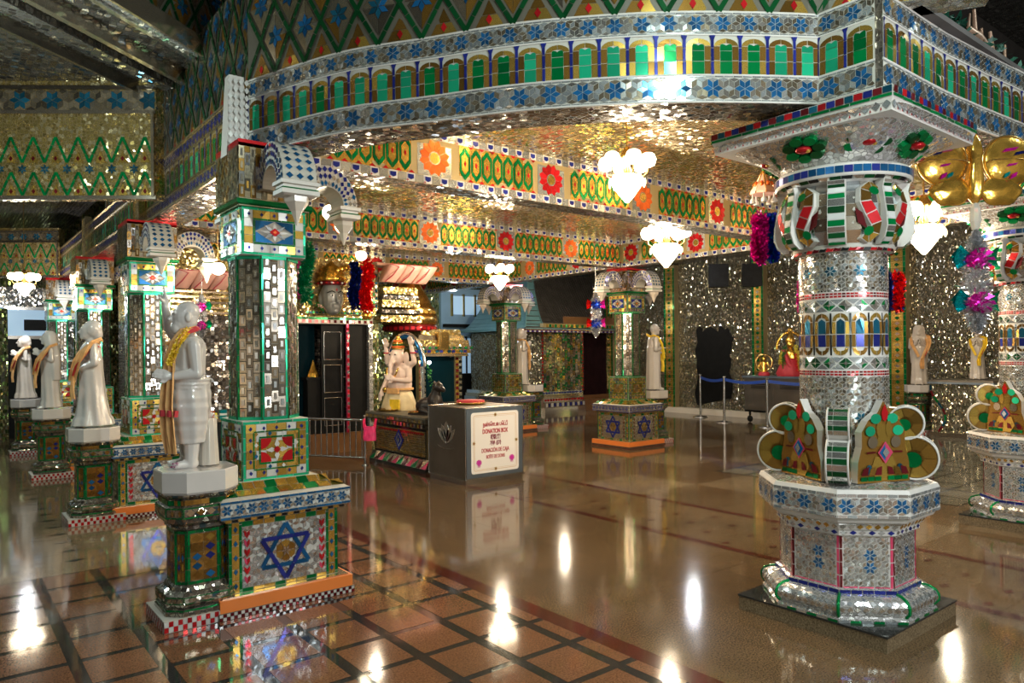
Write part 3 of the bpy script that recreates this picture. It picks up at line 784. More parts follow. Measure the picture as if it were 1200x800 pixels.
# pilaster at the springing of the curved beam
mb=MB(); mb.box(1.42,1.56,4.60,4.72,2.74,3.25,'plaster',top=(.025,.02))
f=plane((1.425,4.598,2.75),(1,0,0),(0,0,1)); t=[]
for r_ in range(10):
    for k in range(4):
        x=.018+k*.034; t.append((dia(x,.025+r_*.048,.016,.023),'t_white'));
lay(mb,t,f,.001,.03); struct(mb,'trim_12','white latticed pilaster at the left end of the curved beam','pilaster')
# dark loft above the right beam
mb=MB(); mb.box(4.2,14,3.4,3.5,3.27,5.6,'loft_dark'); mb.box(4.0,14,1.6,3.5,3.27,3.30,'loft_dark'); struct(mb,'wall_loft','dark wall behind the greenery above the right beam','wall')
def foliage():
    mb=MB()
    hgt=lambda x,y: max(0,(y-1.66))*.62+.05+.07*math.sin(x*4.1+y*3)*min(1,max(0,(y-1.6)*2))+.05*math.sin(x*9.7)
    nx,ny=60,9; X=lambda i:3.98+i*9.4/nx; Y=lambda j:1.68+j*1.6/ny
    v=[(X(i),Y(j),3.275+hgt(X(i),Y(j))) for i in range(nx+1) for j in range(ny+1)]
    mb.mesh(v,[(i*(ny+1)+j,(i+1)*(ny+1)+j,(i+1)*(ny+1)+j+1,i*(ny+1)+j+1) for i in range(nx) for j in range(ny)],'leaf_dark')
    for k in range(11000):
        x=3.98+9.4*R.random()**1.5; y=R.uniform(1.66,3.2); z=3.27+hgt(x,y)+R.uniform(-.01,.05)
        d=Vector((R.gauss(0,1),R.gauss(-.8,.8),R.gauss(.25,.6))).normalized(); s_=d.orthogonal().normalized(); s_.rotate(Matrix.Rotation(R.uniform(0,3),3,d)); ln=R.uniform(.03,.075)
        p=Vector((x,y,z)); mb.poly([p,p+d*ln*.5+s_*ln*.22,p+d*ln,p+d*ln*.5-s_*ln*.22],'leaf_dark')
    o=mb.build('artificial_foliage'); tag(o,'dark green artificial foliage heaped on top of the right beam','foliage',kind='stuff')
foliage()
def strips():
    for i,(x,y,z0,z1,lean) in enumerate([(5.2,1.95,3.55,3.85,.02),(5.42,1.85,3.42,3.75,.05),(5.55,1.8,3.38,3.62,.1),(5.85,2.1,3.5,3.9,0),(6.3,2.1,3.55,3.95,.03),(6.8,2.1,3.5,3.95,-.02)]):
        mb=MB(); mb.tube([(x,y,z1),(x+lean*.4,y,(z0+z1)/2),(x+lean,y,z0)],[.012,.018,.008],'strip_brown',6)
        o=mb.build('hanging_strip'); tag(o,'pale brown strip hanging over the dark greenery above the right beam','hanging strip','strips hanging above the right beam')
    mb=MB(); mb.tube([(5.12,1.78,3.52),(5.2,1.76,3.48),(5.36,1.74,3.42)],[.018,.035,.025],'strip_brown',8); mb.tube([(5.12,1.78,3.52),(5.15,1.78,3.62)],[.012,.006],'strip_brown',6)
    o=mb.build('branch'); tag(o,'short pale broken branch lying in the greenery on the right beam','branch')
strips()

# ------------------------------------------------------------------ square mosaic pillar (colonnade)
def four(mb,half,z0,H,tiles_fn,lift=.003,g=.002,tilt=.05):
    for k in range(4):
        M=Matrix.Rotation(k*PI/2,3,'Z')
        o=M@Vector((-half,-half,z0)); U=M@Vector((1,0,0))
        lay(mb,tiles_fn(2*half,H),plane(o,U,(0,0,1),lift),g,tilt)
def checker(W,H,a=.02,c=('t_maroon','t_white')):
    n=round(W/a); m=max(1,round(H/a)); return [(rect(W*i/n,H*j/m,W*(i+1)/n,H*(j+1)/m),c[(i+j)%2]) for i in range(n) for j in range(m)]
def square_pillar(lab='nearest square mosaic pillar on the left with a blue six-point star on its base',loc=(1.65,4.63,0),arms=(0,1,3)):
    t=thing('mosaic_pillar',lab,'pillar',loc,0,'square mosaic pillars')
    mb=MB(); mb.box(-.405,.405,-.405,.405,0,.11,'orange_paint'); mb.box(-.385,.385,-.385,.385,.11,.118,'mirror_warm'); p=mb.build('plinth',t); p['label']='orange painted plinth'
    mb=MB(); mb.box(-.412,.412,-.412,.412,.002,.042,'grout_dark'); four(mb,.412,.002,.04,checker); c=mb.build('checkered_border',p); c['label']='maroon and white checkered edge'
    mb=MB(); mb.box(-.335,.335,-.335,.335,.115,.54,'grout'); four(mb,.335,.12,.41,hexagram_panel); mb.build('dado',t)
    mb=MB(); mb.loft([[(-h,-h,z),(h,-h,z),(h,h,z),(-h,h,z)] for h,z in ((.335,.53),(.36,.545),(.385,.56),(.395,.565),(.395,.665),(.37,.68),(.30,.705),(.25,.74))],'grout')
    four(mb,.395,.566,.1,lambda W,H: star_band(W,H,('mirror_cool','t_white','mirror'),edge=.014,n=2)[:], .003)
    four(mb,.397,.566,.012,lambda W,H:[(rect(W*i/14,0,W*(i+1)/14,H),'t_blue') for i in range(14)],.006); four(mb,.397,.653,.012,lambda W,H:[(rect(W*i/14,0,W*(i+1)/14,H),'t_blue') for i in range(14)],.006)
    four(mb,.365,.54,.016,lambda W,H:[(rect(W*i/20,0,W*(i+1)/20,H),'t_black' if i%2 else 't_gold') for i in range(20)],.012)
    for k in range(4):
        M=Matrix.Rotation(k*PI/2,3,'Z')
        for (h0,z0,h1,z1) in ((.37,.68,.30,.705),(.30,.705,.25,.74)):
            o=M@Vector((-h0,-h0,z0)); U=M@Vector((1,0,0)); V=M@Vector((0,h0-h1,z1-z0)); ln=V.length
            lay(mb,[(rect(2*h0*i/9,0,2*h0*(i+1)/9,ln),'t_gold' if i%3 else 't_green') for i in range(9)],plane(o,U,V.normalized()),.002)
    mb.build('moulding',t)
    mb=MB(); mb.box(-.205,.205,-.205,.205,.735,1.1,'grout'); four(mb,.205,.738,.358,jewel_panel); mb.build('lower_block',t)
    mb=MB(); ap=.19; n8=8; rv=ap/math.cos(PI/8)
    mb.loft([[(rv*math.cos(PI/8+k*PI/4),rv*math.sin(PI/8+k*PI/4),z) for k in range(8)] for z in (1.09,2.12)],'grout_dark')
    sw=2*rv*math.sin(PI/8)
    for k in range(8):
        an=k*PI/4-PI/2; nrm=Vector((math.cos(an),math.sin(an),0)); U=Vector((-nrm.y,nrm.x,0)); o=nrm*ap-U*sw/2+Vector((0,0,1.1))
        cols=('mirror_dim','mirror_warm','mirror_dim')
        tt=brick_tiles(sw-.024,1.01,.042,.072,cols,.012,0,('mirror','mirror_cool','mirror'))
        tt+=[(rect(0,j*.1,.011,j*.1+.1),'t_green' if k%2 else 't_mint') for j in range(10)]+[(rect(sw-.011,j*.1,sw,j*.1+.1),'t_green' if k%2 else 't_mint') for j in range(10)]
        tt+=[(rect(0,0,sw,.02),'t_mint',2),(rect(0,.99,sw,1.01),'t_mint',2)]
        lay(mb,tt,plane(o,U,(0,0,1)),.0028,.13)
    mb.build('shaft',t)
    mb=MB(); mb.box(-.2,.2,-.2,.2,2.11,2.4,'grout'); four(mb,.2,2.113,.285,lambda W,H: jewel_panel2(W,H)); mb.build('upper_block',t)
    mb=MB(); mb.box(-.22,.22,-.22,.22,2.4,2.78,'mirror_warm')
    four(mb,.22,2.45,.31,lambda W,H: brick_tiles(W,H,.035,.07,('mirror_warm','t_amber','mirror_dim','mirror_warm','mirror'))); mb.loft([[(-h,-h,z),(h,-h,z),(h,h,z),(-h,h,z)] for h,z in ((.2,2.395),(.235,2.415),(.235,2.44),(.2,2.45))],'t_green')
    mb.box(-.22,.22,-.22,.22,2.76,2.8,'t_red')
    cap=mb.build('capital',t)
    for k in arms: arch_bracket(k*PI/2,cap)
    return t
def jewel_panel2(W,H):
    e=.014; t=frame_tiles(0,0,W,H,e,'t_mint',4)
    t+=[(rect(e+(W-2*e)*i/7,e+(H-2*e)*j/5,e+(W-2*e)*(i+1)/7,e+(H-2*e)*(j+1)/5),R.choice(('t_gold','t_white'))) for i in range(7) for j in range(5) if i in(0,6) or j in (0,4)]
    for i in range(5):
        for v in (e+.026,H-e-.026): t.append((dia(e+.03+(W-2*e-.06)*i/4,v,.012,.014),'t_navy',1))
    a=e+.055; b_=e+.05; t+=frame_tiles(a,b_,W-a,H-b_,.01,'t_green',3,1)
    cx,cy=W/2,H/2; hw,hh=W/2-a-.012,H/2-b_-.012
    for sx in (-1,1):
        for sy in (-1,1):
            q=[(cx+sx*hw,cy+sy*hh),(cx,cy+sy*hh),(cx+sx*hw,cy)]; 
            if sx*sy<0: q.reverse()
            t.append((q[::-1] if False else q,'t_blue',1))
    for k in range(8):
        an=k*PI/4; rx,ry=hw*.8,hh*.9
        t.append(([(cx,cy),(cx+rx*.5*math.cos(an-.35),cy+ry*.5*math.sin(an-.35)),(cx+rx*math.cos(an),cy+ry*math.sin(an)),(cx+rx*.5*math.cos(an+.35),cy+ry*.5*math.sin(an+.35))],'mirror_cool' if k%2 else 't_white',2))
    t.append((dia(cx,cy,.035,.028),'t_red',3)); t.append((dia(cx,cy,.016,.012),'t_orange',4))
    return t
def arch_bracket(an,parent):
    mb=MB(); M=Matrix.Rotation(an,3,'Z'); hw=.1
    cx,cz,ro,ri=.40,2.50,.215,.115
    f3=lambda x,z,h: M@Vector((x,-hw+h*2*hw,z))
    n=16; outer=[(cx+ro*math.cos(PI*k/n),cz+(ro+.04)*math.sin(PI*k/n)) for k in range(n+1)]; inner=[(cx+ri*math.cos(PI*k/n),cz+ri*math.sin(PI*k/n)) for k in range(n+1)]
    rings=[[f3(*outer[k],0),f3(*outer[k],1),f3(*inner[k],1),f3(*inner[k],0)] for k in range(n+1)]
    mb.loft(rings,'grout')
    for side,h in ((1,0),(0,1)):
        t=[]
        for k in range(n):
            for (a0,a1) in ((0,.34),(.34,.67),(.67,1)):
                pt_=lambda kk,w_:(inner[kk][0]*(1-w_)+outer[kk][0]*w_,inner[kk][1]*(1-w_)+outer[kk][1]*w_)
                mid=lambda w_:tuple((pt_(k,w_)[i]+pt_(k+1,w_)[i])/2 for i in (0,1))
                q=[pt_(k+1,(a0+a1)/2),mid(a0),pt_(k,(a0+a1)/2),mid(a1)]
                t.append((q,R.choice(('t_blue','t_navy','t_navy','mirror'))))
        if h==0: lay(mb,t,lambda x,z,hh: M@Vector((x,-hw-.003-hh,z)),.002,.04)
        else: lay(mb,t,lambda x,z,hh: M@Vector((x,hw+.003+hh,z)),.002,.04,flip=True)
    # outer rim diamonds
    for k in range(n//2+4):
        for s_ in (-.62,0,.62):
            a0=PI*(k+.5)/n; nrm=Vector((math.cos(a0),0,math.sin(a0))); c=Vector((cx+(ro+.003)*math.cos(a0),s_*hw,cz+(ro+.043)*math.sin(a0))); tn=Vector((-math.sin(a0),0,math.cos(a0)))
            q=[c+tn*.019,c+Vector((0,.022,0)),c-tn*.019,c-Vector((0,.022,0))]
            mb.poly([M@p for p in q][::-1],'t_blue')
    # feet with pendants
    for x0 in (cx+ri-.015,):
        mb.loft([[M@Vector((x0+a,b_,z)) for a,b_ in ((-e,-hw-e),(ro-ri+.02+e,-hw-e),(ro-ri+.02+e,hw+e),(-e,hw+e))] for z,e in ((2.50,.0),(2.495,.015),(2.475,.015),(2.47,0),(2.45,.0),(2.445,.012),(2.42,.012),(2.41,-.01))],'plaster')
        mb.loft([[M@Vector((x0+a,b_,z)) for a,b_ in ((-e,-hw-e),(ro-ri+.02+e,-hw-e),(ro-ri+.02+e,hw+e),(-e,hw+e))] for z,e in ((2.455,.005),(2.44,.006))],'t_green')
        c=M@Vector((x0+(ro-ri+.02)/2,0,0)); mb.lathe([(.075,2.41),(.07,2.38),(.035,2.33),(.02,2.29),(.004,2.25)],'marble_warm',6,(c.x,c.y),False)
    mb.build('arch_bracket',parent)
PL=square_pillar()
for (x,y,lab) in [(1.65,7.85,'second square mosaic pillar of the left row, brightly lit behind a woman statue'),(1.65,11.05,'third square mosaic pillar of the left row'),(1.65,14.25,'farthest square mosaic pillar of the left row')]:
    dup(PL,lab,(x,y,0))
REMAP.update({'t_red':'t_amber','t_white':'mirror_warm','t_mint':'t_green','mirror_cool':'mirror_warm','t_pink':'t_maroon','t_blue':'t_navy'})
PM_=square_pillar('square mosaic pillar standing alone in the middle of the hall on an orange plinth',(8.66,7.93,0),(0,1,2,3)); REMAP.clear()
dup(PM_,'square mosaic pillar behind the donation box',(8.66,11.05,0))
# octagonal pedestal for statues
def pedestal():
    t=thing('statue_pedestal','green mosaic pedestal with white marble cap under the nearest statue','pedestal',(1.18,4.44,0),0,'statue pedestals')
    mb=MB(); mb.box(-.27,.27,-.25,.25,0,.065,'grout')
    for k,(h,o_) in enumerate((((-.27,-.25),(1,0,0)),((.27,-.25),(0,1,0)),((.27,.25),(-1,0,0)),((-.27,.25),(0,-1,0)))):
        lay(mb,checker(.54 if k%2==0 else .5,.06,.028,('t_red','t_white')),plane((h[0],h[1],.003),o_,(0,0,1),.002),.0015)
    mb.build('base',t)
    def ring(h,z,c=.38): 
        k=h*c; return [(-h,-h+k,z),(-h+k,-h,z),(h-k,-h,z),(h,-h+k,z),(h,h-k,z),(h-k,h,z),(-h+k,h,z),(-h,h-k,z)]
    mb=MB(); mb.loft([ring(h,z) for h,z in ((.24,.065),(.24,.085),(.22,.10),(.235,.13),(.225,.17),(.19,.19),(.18,.21),(.165,.22),(.165,.52),(.18,.53),(.18,.55),(.215,.57),(.23,.60),(.23,.66),(.21,.67),(.21,.70),(.235,.72),(.235,.73))],'mos_soffit')
    def face(z0,z1,h,fn):
        r=ring(h,0)
        for i in range(8):
            p,q=Vector(r[i]),Vector(r[(i+1)%8]); L=(q-p).length
            lay(mb,fn(L,z1-z0),plane(p+Vector((0,0,z0)),(q-p).normalized(),(0,0,1),.002),.0015,.06)
    def body(W,H):
        t=frame_tiles(0,0,W,H,.016,'t_green',4); n=4; m=6
        w_=(W-.036); 
        for i in range(2):
            for j in range(5):
                cx=.018+w_*(i+.5)/2; cy=.02+(H-.04)*(j+.5)/5
                t.append((rect(cx-w_/4,cy-(H-.04)/10,cx+w_/4,cy+(H-.04)/10),'t_amber')); t.append((dia(cx,cy,w_/5,(H-.04)/11),R.choice(('t_gold','t_amber','t_navy','t_blue')),1))
        return t
    face(.22,.52,.165,body)
    face(.60,.66,.23,lambda W,H: frame_tiles(0,0,W,H,.008,'t_green',3)+[(dia(.01+(W-.02)*(i+.5)/4,H/2,W/9,H*.36),'t_amber' if i%2 else 'mirror_warm') for i in range(4)])
    face(.085,.10,.23,lambda W,H:[(rect(0,0,W/2,H),'t_green'),(rect(W/2,0,W,H),'t_green')])
    face(.13,.17,.232,lambda W,H: frame_tiles(0,0,W,H,.006,'t_green',3)+[(dia(.01+(W-.02)*(i+.5)/3,H/2,W/7,H*.36),'mirror_warm') for i in range(3)])
    face(.67,.70,.212,lambda W,H:[(rect(W*i/5,0,W*(i+1)/5,H),R.choice(('t_green','t_amber','t_dkgreen'))) for i in range(5)])
    mb.build('body',t)
    mb=MB(); mb.loft([ring(h,z,.5) for h,z in ((.235,.73),(.245,.742),(.245,.85),(.24,.857))],'marble'); c=mb.build('cap',t); c['label']='white marble cap'
    return t
PD=pedestal(); PD.scale=(.84,.84,1)
for (x,y,lab) in [(1.13,7.62,'mosaic pedestal under the woman statue with the long gown'),(1.13,10.72,'mosaic pedestal under the veiled statue in the left row'),(1.10,13.5,'farthest mosaic pedestal of the left row'),
                  (9.3,7.93,'low mosaic pedestal behind the middle pillar'),(9.3,11.05,'mosaic pedestal right of the pillar behind the donation box'),(13.75,5.62,'pedestal under the veiled statue before the right mirror wall')]:
    dup(PD,lab,(x,y,0))
# ------------------------------------------------------------------ round scroll pillar
def octring(a,z,rot=0): 
    rv=a/math.cos(PI/8); return [(rv*math.cos(PI/8+rot+k*PI/4),rv*math.sin(PI/8+rot+k*PI/4),z) for k in range(8)]
def oct_lay(mb,a,z,H,fn,a2=None,g=.0026,tilt=.08):
    a2=a if a2 is None else a2
    for k in range(8):
        an=k*PI/4; nrm=Vector((math.cos(an),math.sin(an),0)); U=Vector((-nrm.y,nrm.x,0)); sw=2*a*math.tan(PI/8)
        o=nrm*a-U*sw/2+Vector((0,0,z)); V=(nrm*(a2-a)+Vector((0,0,H))); L=V.length
        sw2=2*a2*math.tan(PI/8)
        f0=plane(o,U,V/L,.002)
        def f(u,v,h=0.,f0=f0,sw=sw,sw2=sw2,L=L):
            k_=1+(sw2/sw-1)*v/L; return f0(sw/2+(u-sw/2)*k_,v,h)
        lay(mb,fn(sw,L),f,g,tilt)
SILV=('mirror_cool','mirror','mirror_cool')
def round_pillar():
    t=thing('scroll_pillar','large round mosaic pillar in the right foreground with scroll ornaments and blue star base','pillar',(4.07,2.07,0),0,'round mosaic pillars')
    mb=MB(); mb.box(-.42,.42,-.42,.42,0,.075,'plinth_stone'); mb.box(-.425,.425,-.425,.425,.075,.085,'granite_black'); mb.build('plinth',t)
    # footing
    mb=MB(); prof=((.42,.085),(.42,.10),(.405,.115),(.425,.14),(.425,.17),(.41,.195),(.38,.21),(.35,.215),(.35,.235),(.335,.24))
    mb.loft([octring(a,z) for a,z in prof],'mos_silver_light')
    oct_lay(mb,.42,.085,.013,lambda W,H:[(rect(W*i/6,0,W*(i+1)/6,H),'t_green' if i%2 else 'mirror_cool') for i in range(6)])
    oct_lay(mb,.425,.14,.03,lambda W,H:[(dia(W*(i+.5)/9,H/2,W/19,H*.48),'mirror') for i in range(9)])
    oct_lay(mb,.425,.17,.027,lambda W,H:[(dia(W*(i+.5)/9,H/2,W/19,H*.48),'mirror_cool') for i in range(9)],.41)
    oct_lay(mb,.35,.215,.02,lambda W,H:[(rect(W*i/5,0,W*(i+1)/5,H),'t_navy') for i in range(5)])
    for k in range(8):
        an=PI/8+k*PI/4; pts=[Vector((a/math.cos(PI/8)*math.cos(an),a/math.cos(PI/8)*math.sin(an),z)) for a,z in prof[2:8]]
        mb.tube(pts,.009,'t_green',6)
    mb.build('footing',t)
    # dado
    mb=MB(); mb.loft([octring(a,z) for a,z in ((.325,.235),(.325,.515))],'plaster')
    def panel(W,H):
        w=.014; t=[(rect(0,H*k/4,w,H*(k+1)/4),'t_maroon') for k in range(4)]+[(rect(W-w,H*k/4,W,H*(k+1)/4),'t_pink') for k in range(4)]+[(rect(w+(W-2*w)*k/3,0,w+(W-2*w)*(k+1)/3,w*.8),'t_pink') for k in range(3)]
        q=rhombille(W-2*w,H-w,.038,lambda i,j:(i,j) in ((-1,1),(0,-1)),SILV,off=((W-2*w)/2,(H-w)/2))
        # two stars, one above the other
        a=.038; h=a*math.sqrt(3)/2
        q=rhombille(W-2*w,H-w,a,lambda i,j:(j==1 and i==0) or (j==-1 and i==1),SILV,off=((W-2*w)/2-a/2*0,(H-w)/2))
        return t+[([(x+w,y+w*.8) for x,y in p],k) for p,k in q]
    oct_lay(mb,.325,.235,.28,panel); mb.build('dado',t)
    mb=MB(); prof=((.325,.512),(.345,.52),(.345,.55),(.36,.555),(.375,.585),(.405,.60),(.42,.625),(.435,.63),(.435,.755),(.425,.775))
    mb.loft([octring(a,z) for a,z in prof],'plaster'); mb.loft([octring(a,z) for a,z in ((.42,.774),(.30,.785),(.25,.80))],'mos_silver_light')
    oct_lay(mb,.345,.52,.03,lambda W,H:[(dia(W*(i+.5)/6,H/2,W/13,H*.48),'t_navy' if i%2 else 'mirror_cool') for i in range(6)])
    oct_lay(mb,.36,.555,.034,lambda W,H:[(dia(W*(i+.5)/7,H/2,W/15,H*.48),R.choice(('mirror_cool','t_gold'))) for i in range(7)],.375)
    oct_lay(mb,.375,.585,.034,lambda W,H:[(rect(W*i/7,0,W*(i+1)/7,H),R.choice(SILV)) for i in range(7)],.405)
    oct_lay(mb,.435,.63,.125,lambda W,H: star_band(W,H,SILV,edge=.016,n=3))
    oct_lay(mb,.425,.776,.001,lambda W,H:[],.425)
    mb.build('moulding',t)
    # shaft
    r=.232; mb=MB(); mb.lathe([(r,.78),(r,2.06)],'plaster',48); Lc=2*PI*r
    f=cylmap(0,0,r,0)
    def add(z,H,tt): lay(mb,[([(x,y+z) for x,y in q[0]],)+tuple(q[1:]) for q in tt],f,.0024,.08)
    hexpat=lambda H: rhombille(Lc,H,.037,lambda i,j: (j in (0,)) and i%4==1,('mirror','mirror_cool','mirror_warm','mirror_dim','mirror'),blue='t_teal',off=(0,H/2))
    add(.9,.455,hexpat(.455))
    redline=lambda z: add(z,.014,[(rect(Lc*i/70,0,Lc*(i+1)/70,.012),'t_red' if i%4 else 't_maroon') for i in range(70)])
    redline(1.357); redline(1.372)
    def dband(H):
        n=18; o=[]
        for i in range(n):
            c=Lc*(i+.5)/n; a=Lc/n/2
            for s1,s2 in ((-1,-1),(1,-1),(1,1),(-1,1)):
                q=[(c,H/2),(c+s1*a*.9,H/2),(c,H/2+s2*H*.47)]
                if s1*s2<0: q.reverse()
                o.append((q,R.choice(('t_green','t_dkgreen','mirror_cool')) if i%2 else R.choice(('mirror','t_dkgreen'))))
            o.append((dia(c,H/2,a*.35,H*.18),'mirror',1)); x=c+a
            for s2 in (-1,1):
                q=[(x-a*.9,H/2+s2*H*.48),(x+a*.9,H/2+s2*H*.48),(x,H/2+s2*.003)]
                if s2>0: q.reverse()
                o.append((q[::-1] if s2<0 and False else q,'mirror_cool'))
        return o
    add(1.39,.07,dband(.07))
    def arches(H):
        n=15; p=Lc/n; o=[]
        for i in range(n):
            x=i*p; c=x+p/2; A=p/2-.006
            o.append((rect(x-.005,0,x+.005,H*.5),'t_black')); o.append((rect(x-.005,H*.5,x+.005,H),'t_black'))
            g=R.choice(('t_gold','t_amber'))
            for sx in (-1,1):
                for j in range(2):
                    q=rect(c+sx*A*.55,H*.2+j*H*.3,c+sx*A,H*.5+j*H*.3) if sx>0 else rect(c-A,H*.2+j*H*.3,c-A*.55,H*.5+j*H*.3)
                    o.append((q,R.choice((g,'t_amber'))))
            for up in (0,1):
                pts=[]
                for k in range(7):
                    an=PI*k/6; pts.append((c+A*math.cos(an),(H*.8+H*.2*math.sin(an)) if up else (H*.2-H*.2*math.sin(an))))
                inn=[(c+A*.55*math.cos(PI*k/6),(H*.8+H*.09*math.sin(PI*k/6)) if up else (H*.2-H*.09*math.sin(PI*k/6))) for k in range(7)]
                for k in (0,3):
                    q=pts[k:k+4]+inn[k:k+4][::-1]
                    if not up: q.reverse()
                    o.append((q,g))
            o.append((rect(c-A*.5,H*.2,c+A*.5,H*.5),'t_navy')); o.append(([(c-A*.5,H*.5),(c+A*.5,H*.5),(c+A*.5,H*.8),(c,H*.87),(c-A*.5,H*.8)],'t_teal'))
        return o
    add(1.465,.235,arches(.235))
    add(1.705,.07,dband(.07)); redline(1.782); redline(1.797)
    add(1.815,.225,hexpat(.225))
    mb.build('shaft',t)
    # scroll base ornaments
    A0=math.radians(202.5)
    for k in range(4):
        an=A0+k*PI/2; M=Matrix.Rotation(an,3,'Z'); mb=MB(); hw=.052
        side=lambda x,z,h: M@Vector((x,-hw+h*2*hw,z))
        circ=lambda cx,cz,r_,n=30: [(cx+r_*math.cos(2*PI*i/n),cz+r_*math.sin(2*PI*i/n)) for i in range(n)]
        vol=((.352,.907,.115,-1.5,1.15),(.312,1.095,.088,-.55,2.2))
        mb.extrude([(.2,.79),(.36,.79),(.40,.88),(.36,1.0),(.34,1.1),(.30,1.17),(.2,1.18)],side,1,'t_amber','plaster')
        for (cx,cz,r_,b0,b1) in vol:
            mb.extrude(circ(cx,cz,r_),side,1,'t_amber','plaster')
            for h in (-.002,1.002): mb.tube([side(x,z,h) for x,z in circ(cx,cz,r_)+circ(cx,cz,r_)[:1]],.006,'plaster',6)
            n=9
            for i in range(n):
                q0=b0+(b1-b0)*i/n+.02; q1=b0+(b1-b0)*(i+1)/n-.02
                for y0,y1 in ((-hw+.003,-hw*.45),(-hw*.40,hw-.003)):
                    mb.poly([M@Vector((cx+(r_+.003)*math.cos(t_),y,cz+(r_+.003)*math.sin(t_))) for t_,y in ((q0,y0),(q0,y1),(q1,y1),(q1,y0))],'t_dkgreen' if i%2 else 'mirror')
            for s_ in (-1,1):
                def cheek(pts,key,ly=0):
                    pts=shrink(pts,.0025); q=[M@Vector((x,s_*(hw+.004+.003*ly),z)) for x,z in pts]; mb.poly(q if s_<0 else q[::-1],key)
                nn=7
                for i in range(nn):
                    a0,a1=2*PI*i/nn,2*PI*(i+1)/nn; ra,rb_=r_*.40,r_*.93
                    cheek([(cx+ra*math.cos(a0),cz+ra*math.sin(a0))]+[(cx+rb_*math.cos(a0+(a1-a0)*j/4),cz+rb_*math.sin(a0+(a1-a0)*j/4)) for j in range(5)]+[(cx+ra*math.cos(a1),cz+ra*math.sin(a1))],'t_gold' if (i+k)%3==0 else 't_amber')
                cheek([(cx-.008+r_*.40*math.cos(2*PI*i/14),cz-.01+r_*.40*math.sin(2*PI*i/14)) for i in range(14)],'t_green',1)
        for s_ in (-1,1):
            for j in range(3):
                q=[(.235,.80+.07*j),(.30,.80+.07*j),(.27,.86+.07*j),(.235,.865+.07*j)]; w3=[M@Vector((x,s_*(hw+.004),z)) for x,z in q]; mb.poly(w3 if s_<0 else w3[::-1],('t_maroon','t_amber','t_gold')[j])
        mb.build('striped_scroll_bracket',t)
        # scroll plate between the fins
        an=A0+PI/4+k*PI/2; M=Matrix.Rotation(an,3,'Z'); mb=MB(); rp=.275
        P3=lambda x,z,h: M@Vector((rp+h-(abs(x)>.12)*0,x,z))
        def disc(x,z,rx,rz,h0,h1,key,n=20,a0=0,a1=2*PI):
            pts=[(x+rx*math.cos(a0+(a1-a0)*i/n),z+rz*math.sin(a0+(a1-a0)*i/n)) for i in range(n)]
            mb.extrude(pts,lambda u,v,h:P3(u,v,h0+h),h1-h0,'t_amber','plaster'); mb.tube([P3(u,v,h1) for u,v in pts+pts[:1]],.006,'plaster',6)
        mb.extrude([(-.17,.79),(.17,.79),(.165,.9),(.14,.98),(.14,1.06),(.10,1.12),(.04,1.16),(0,1.225),(-.04,1.16),(-.10,1.12),(-.14,1.06),(-.14,.98),(-.165,.9)],lambda u,v,h:P3(u,v,-.03+h),.05,'t_amber','plaster')
        def piece(pts,key,ly=0):
            pts=shrink(pts,.0025); a=sum(pts[i][0]*pts[(i+1)%len(pts)][1]-pts[(i+1)%len(pts)][0]*pts[i][1] for i in range(len(pts)))
            if a<0: pts=pts[::-1]
            tl=R.uniform(-.08,.08); mb.poly([P3(x,z,.024+.0025*ly+tl*(x-pts[0][0])) for x,z in pts],key)
        def sector(x,z,r0,r1,a0,a1,key,n=5,ly=0): piece([(x+r1*math.cos(a0+(a1-a0)*i/n),z+r1*math.sin(a0+(a1-a0)*i/n)) for i in range(n+1)]+[(x+r0*math.cos(a1+(a0-a1)*i/n),z+r0*math.sin(a1+(a0-a1)*i/n)) for i in range(n+1)],key,ly)
        for s_ in (-1,1):
            # petals
            for (x,z,rx,rz,key) in ((.055,1.13,.038,.030,'t_mint'),(.092,1.065,.036,.030,'t_mint'),(.10,.86,.022,.03,'t_teal'),(.075,1.005,.035,.035,'mirror_warm'),(.03,1.075,.022,.045,'t_gold')):
                piece([(s_*x+rx*math.cos(2*PI*i/12),z+rz*math.sin(2*PI*i/12)) for i in range(12)],key,1)
            for i in range(3):
                x=.02+i*.045; piece([(s_*x,.80),(s_*(x+.045),.80),(s_*(x+.045),.825),(s_*x,.825)],'t_green',1)
                piece([(s_*x,.83),(s_*(x+.045),.83),(s_*(x+.03),.87),(s_*x*.9,.88)],'t_amber' if i%2 else 't_maroon',2)
            piece([(s_*.055,.948),(s_*.12,.945),(s_*.12,.955),(s_*.055,.958)],'t_maroon',2)
        piece([(-.05,.80),(.05,.80),(.09,.86),(.06,.93),(-.06,.93),(-.09,.86)],'t_gold')
        piece([(-.05,.98),(.05,.98),(.03,1.1),(-.03,1.1)],'t_gold')
        piece([(0,1.21),(.022,1.165),(.018,1.13),(0,1.11),(-.018,1.13),(-.022,1.165)],'t_red',2)
        c=.95
        for j,(rr,key) in enumerate(((.062,'t_pink'),(.05,'t_blue'),(.03,'mirror_cool'))): piece([(-rr*.8,c),(0,c-rr),(rr*.8,c),(0,c+rr)],key,3+j)
        mb.build('scroll_ornament',t)
    # vase-shaped capital
    mb=MB(); rr=lambda z:.27+.05*math.sin((z-2.07)/.34*PI)
    zs=[2.07+.34*i/10 for i in range(11)]
    mb.lathe([(.24,2.03),(.265,2.04),(.27,2.055)]+[(rr(z),z) for z in zs]+[(.30,2.42)],'grout',48)
    f=lambda u,v,h=0.: Vector(((rr(2.07+v)+h+.003)*math.cos(u/.3),(rr(2.07+v)+h+.003)*math.sin(u/.3),2.07+v))
    n=24; Lq=2*PI*.3
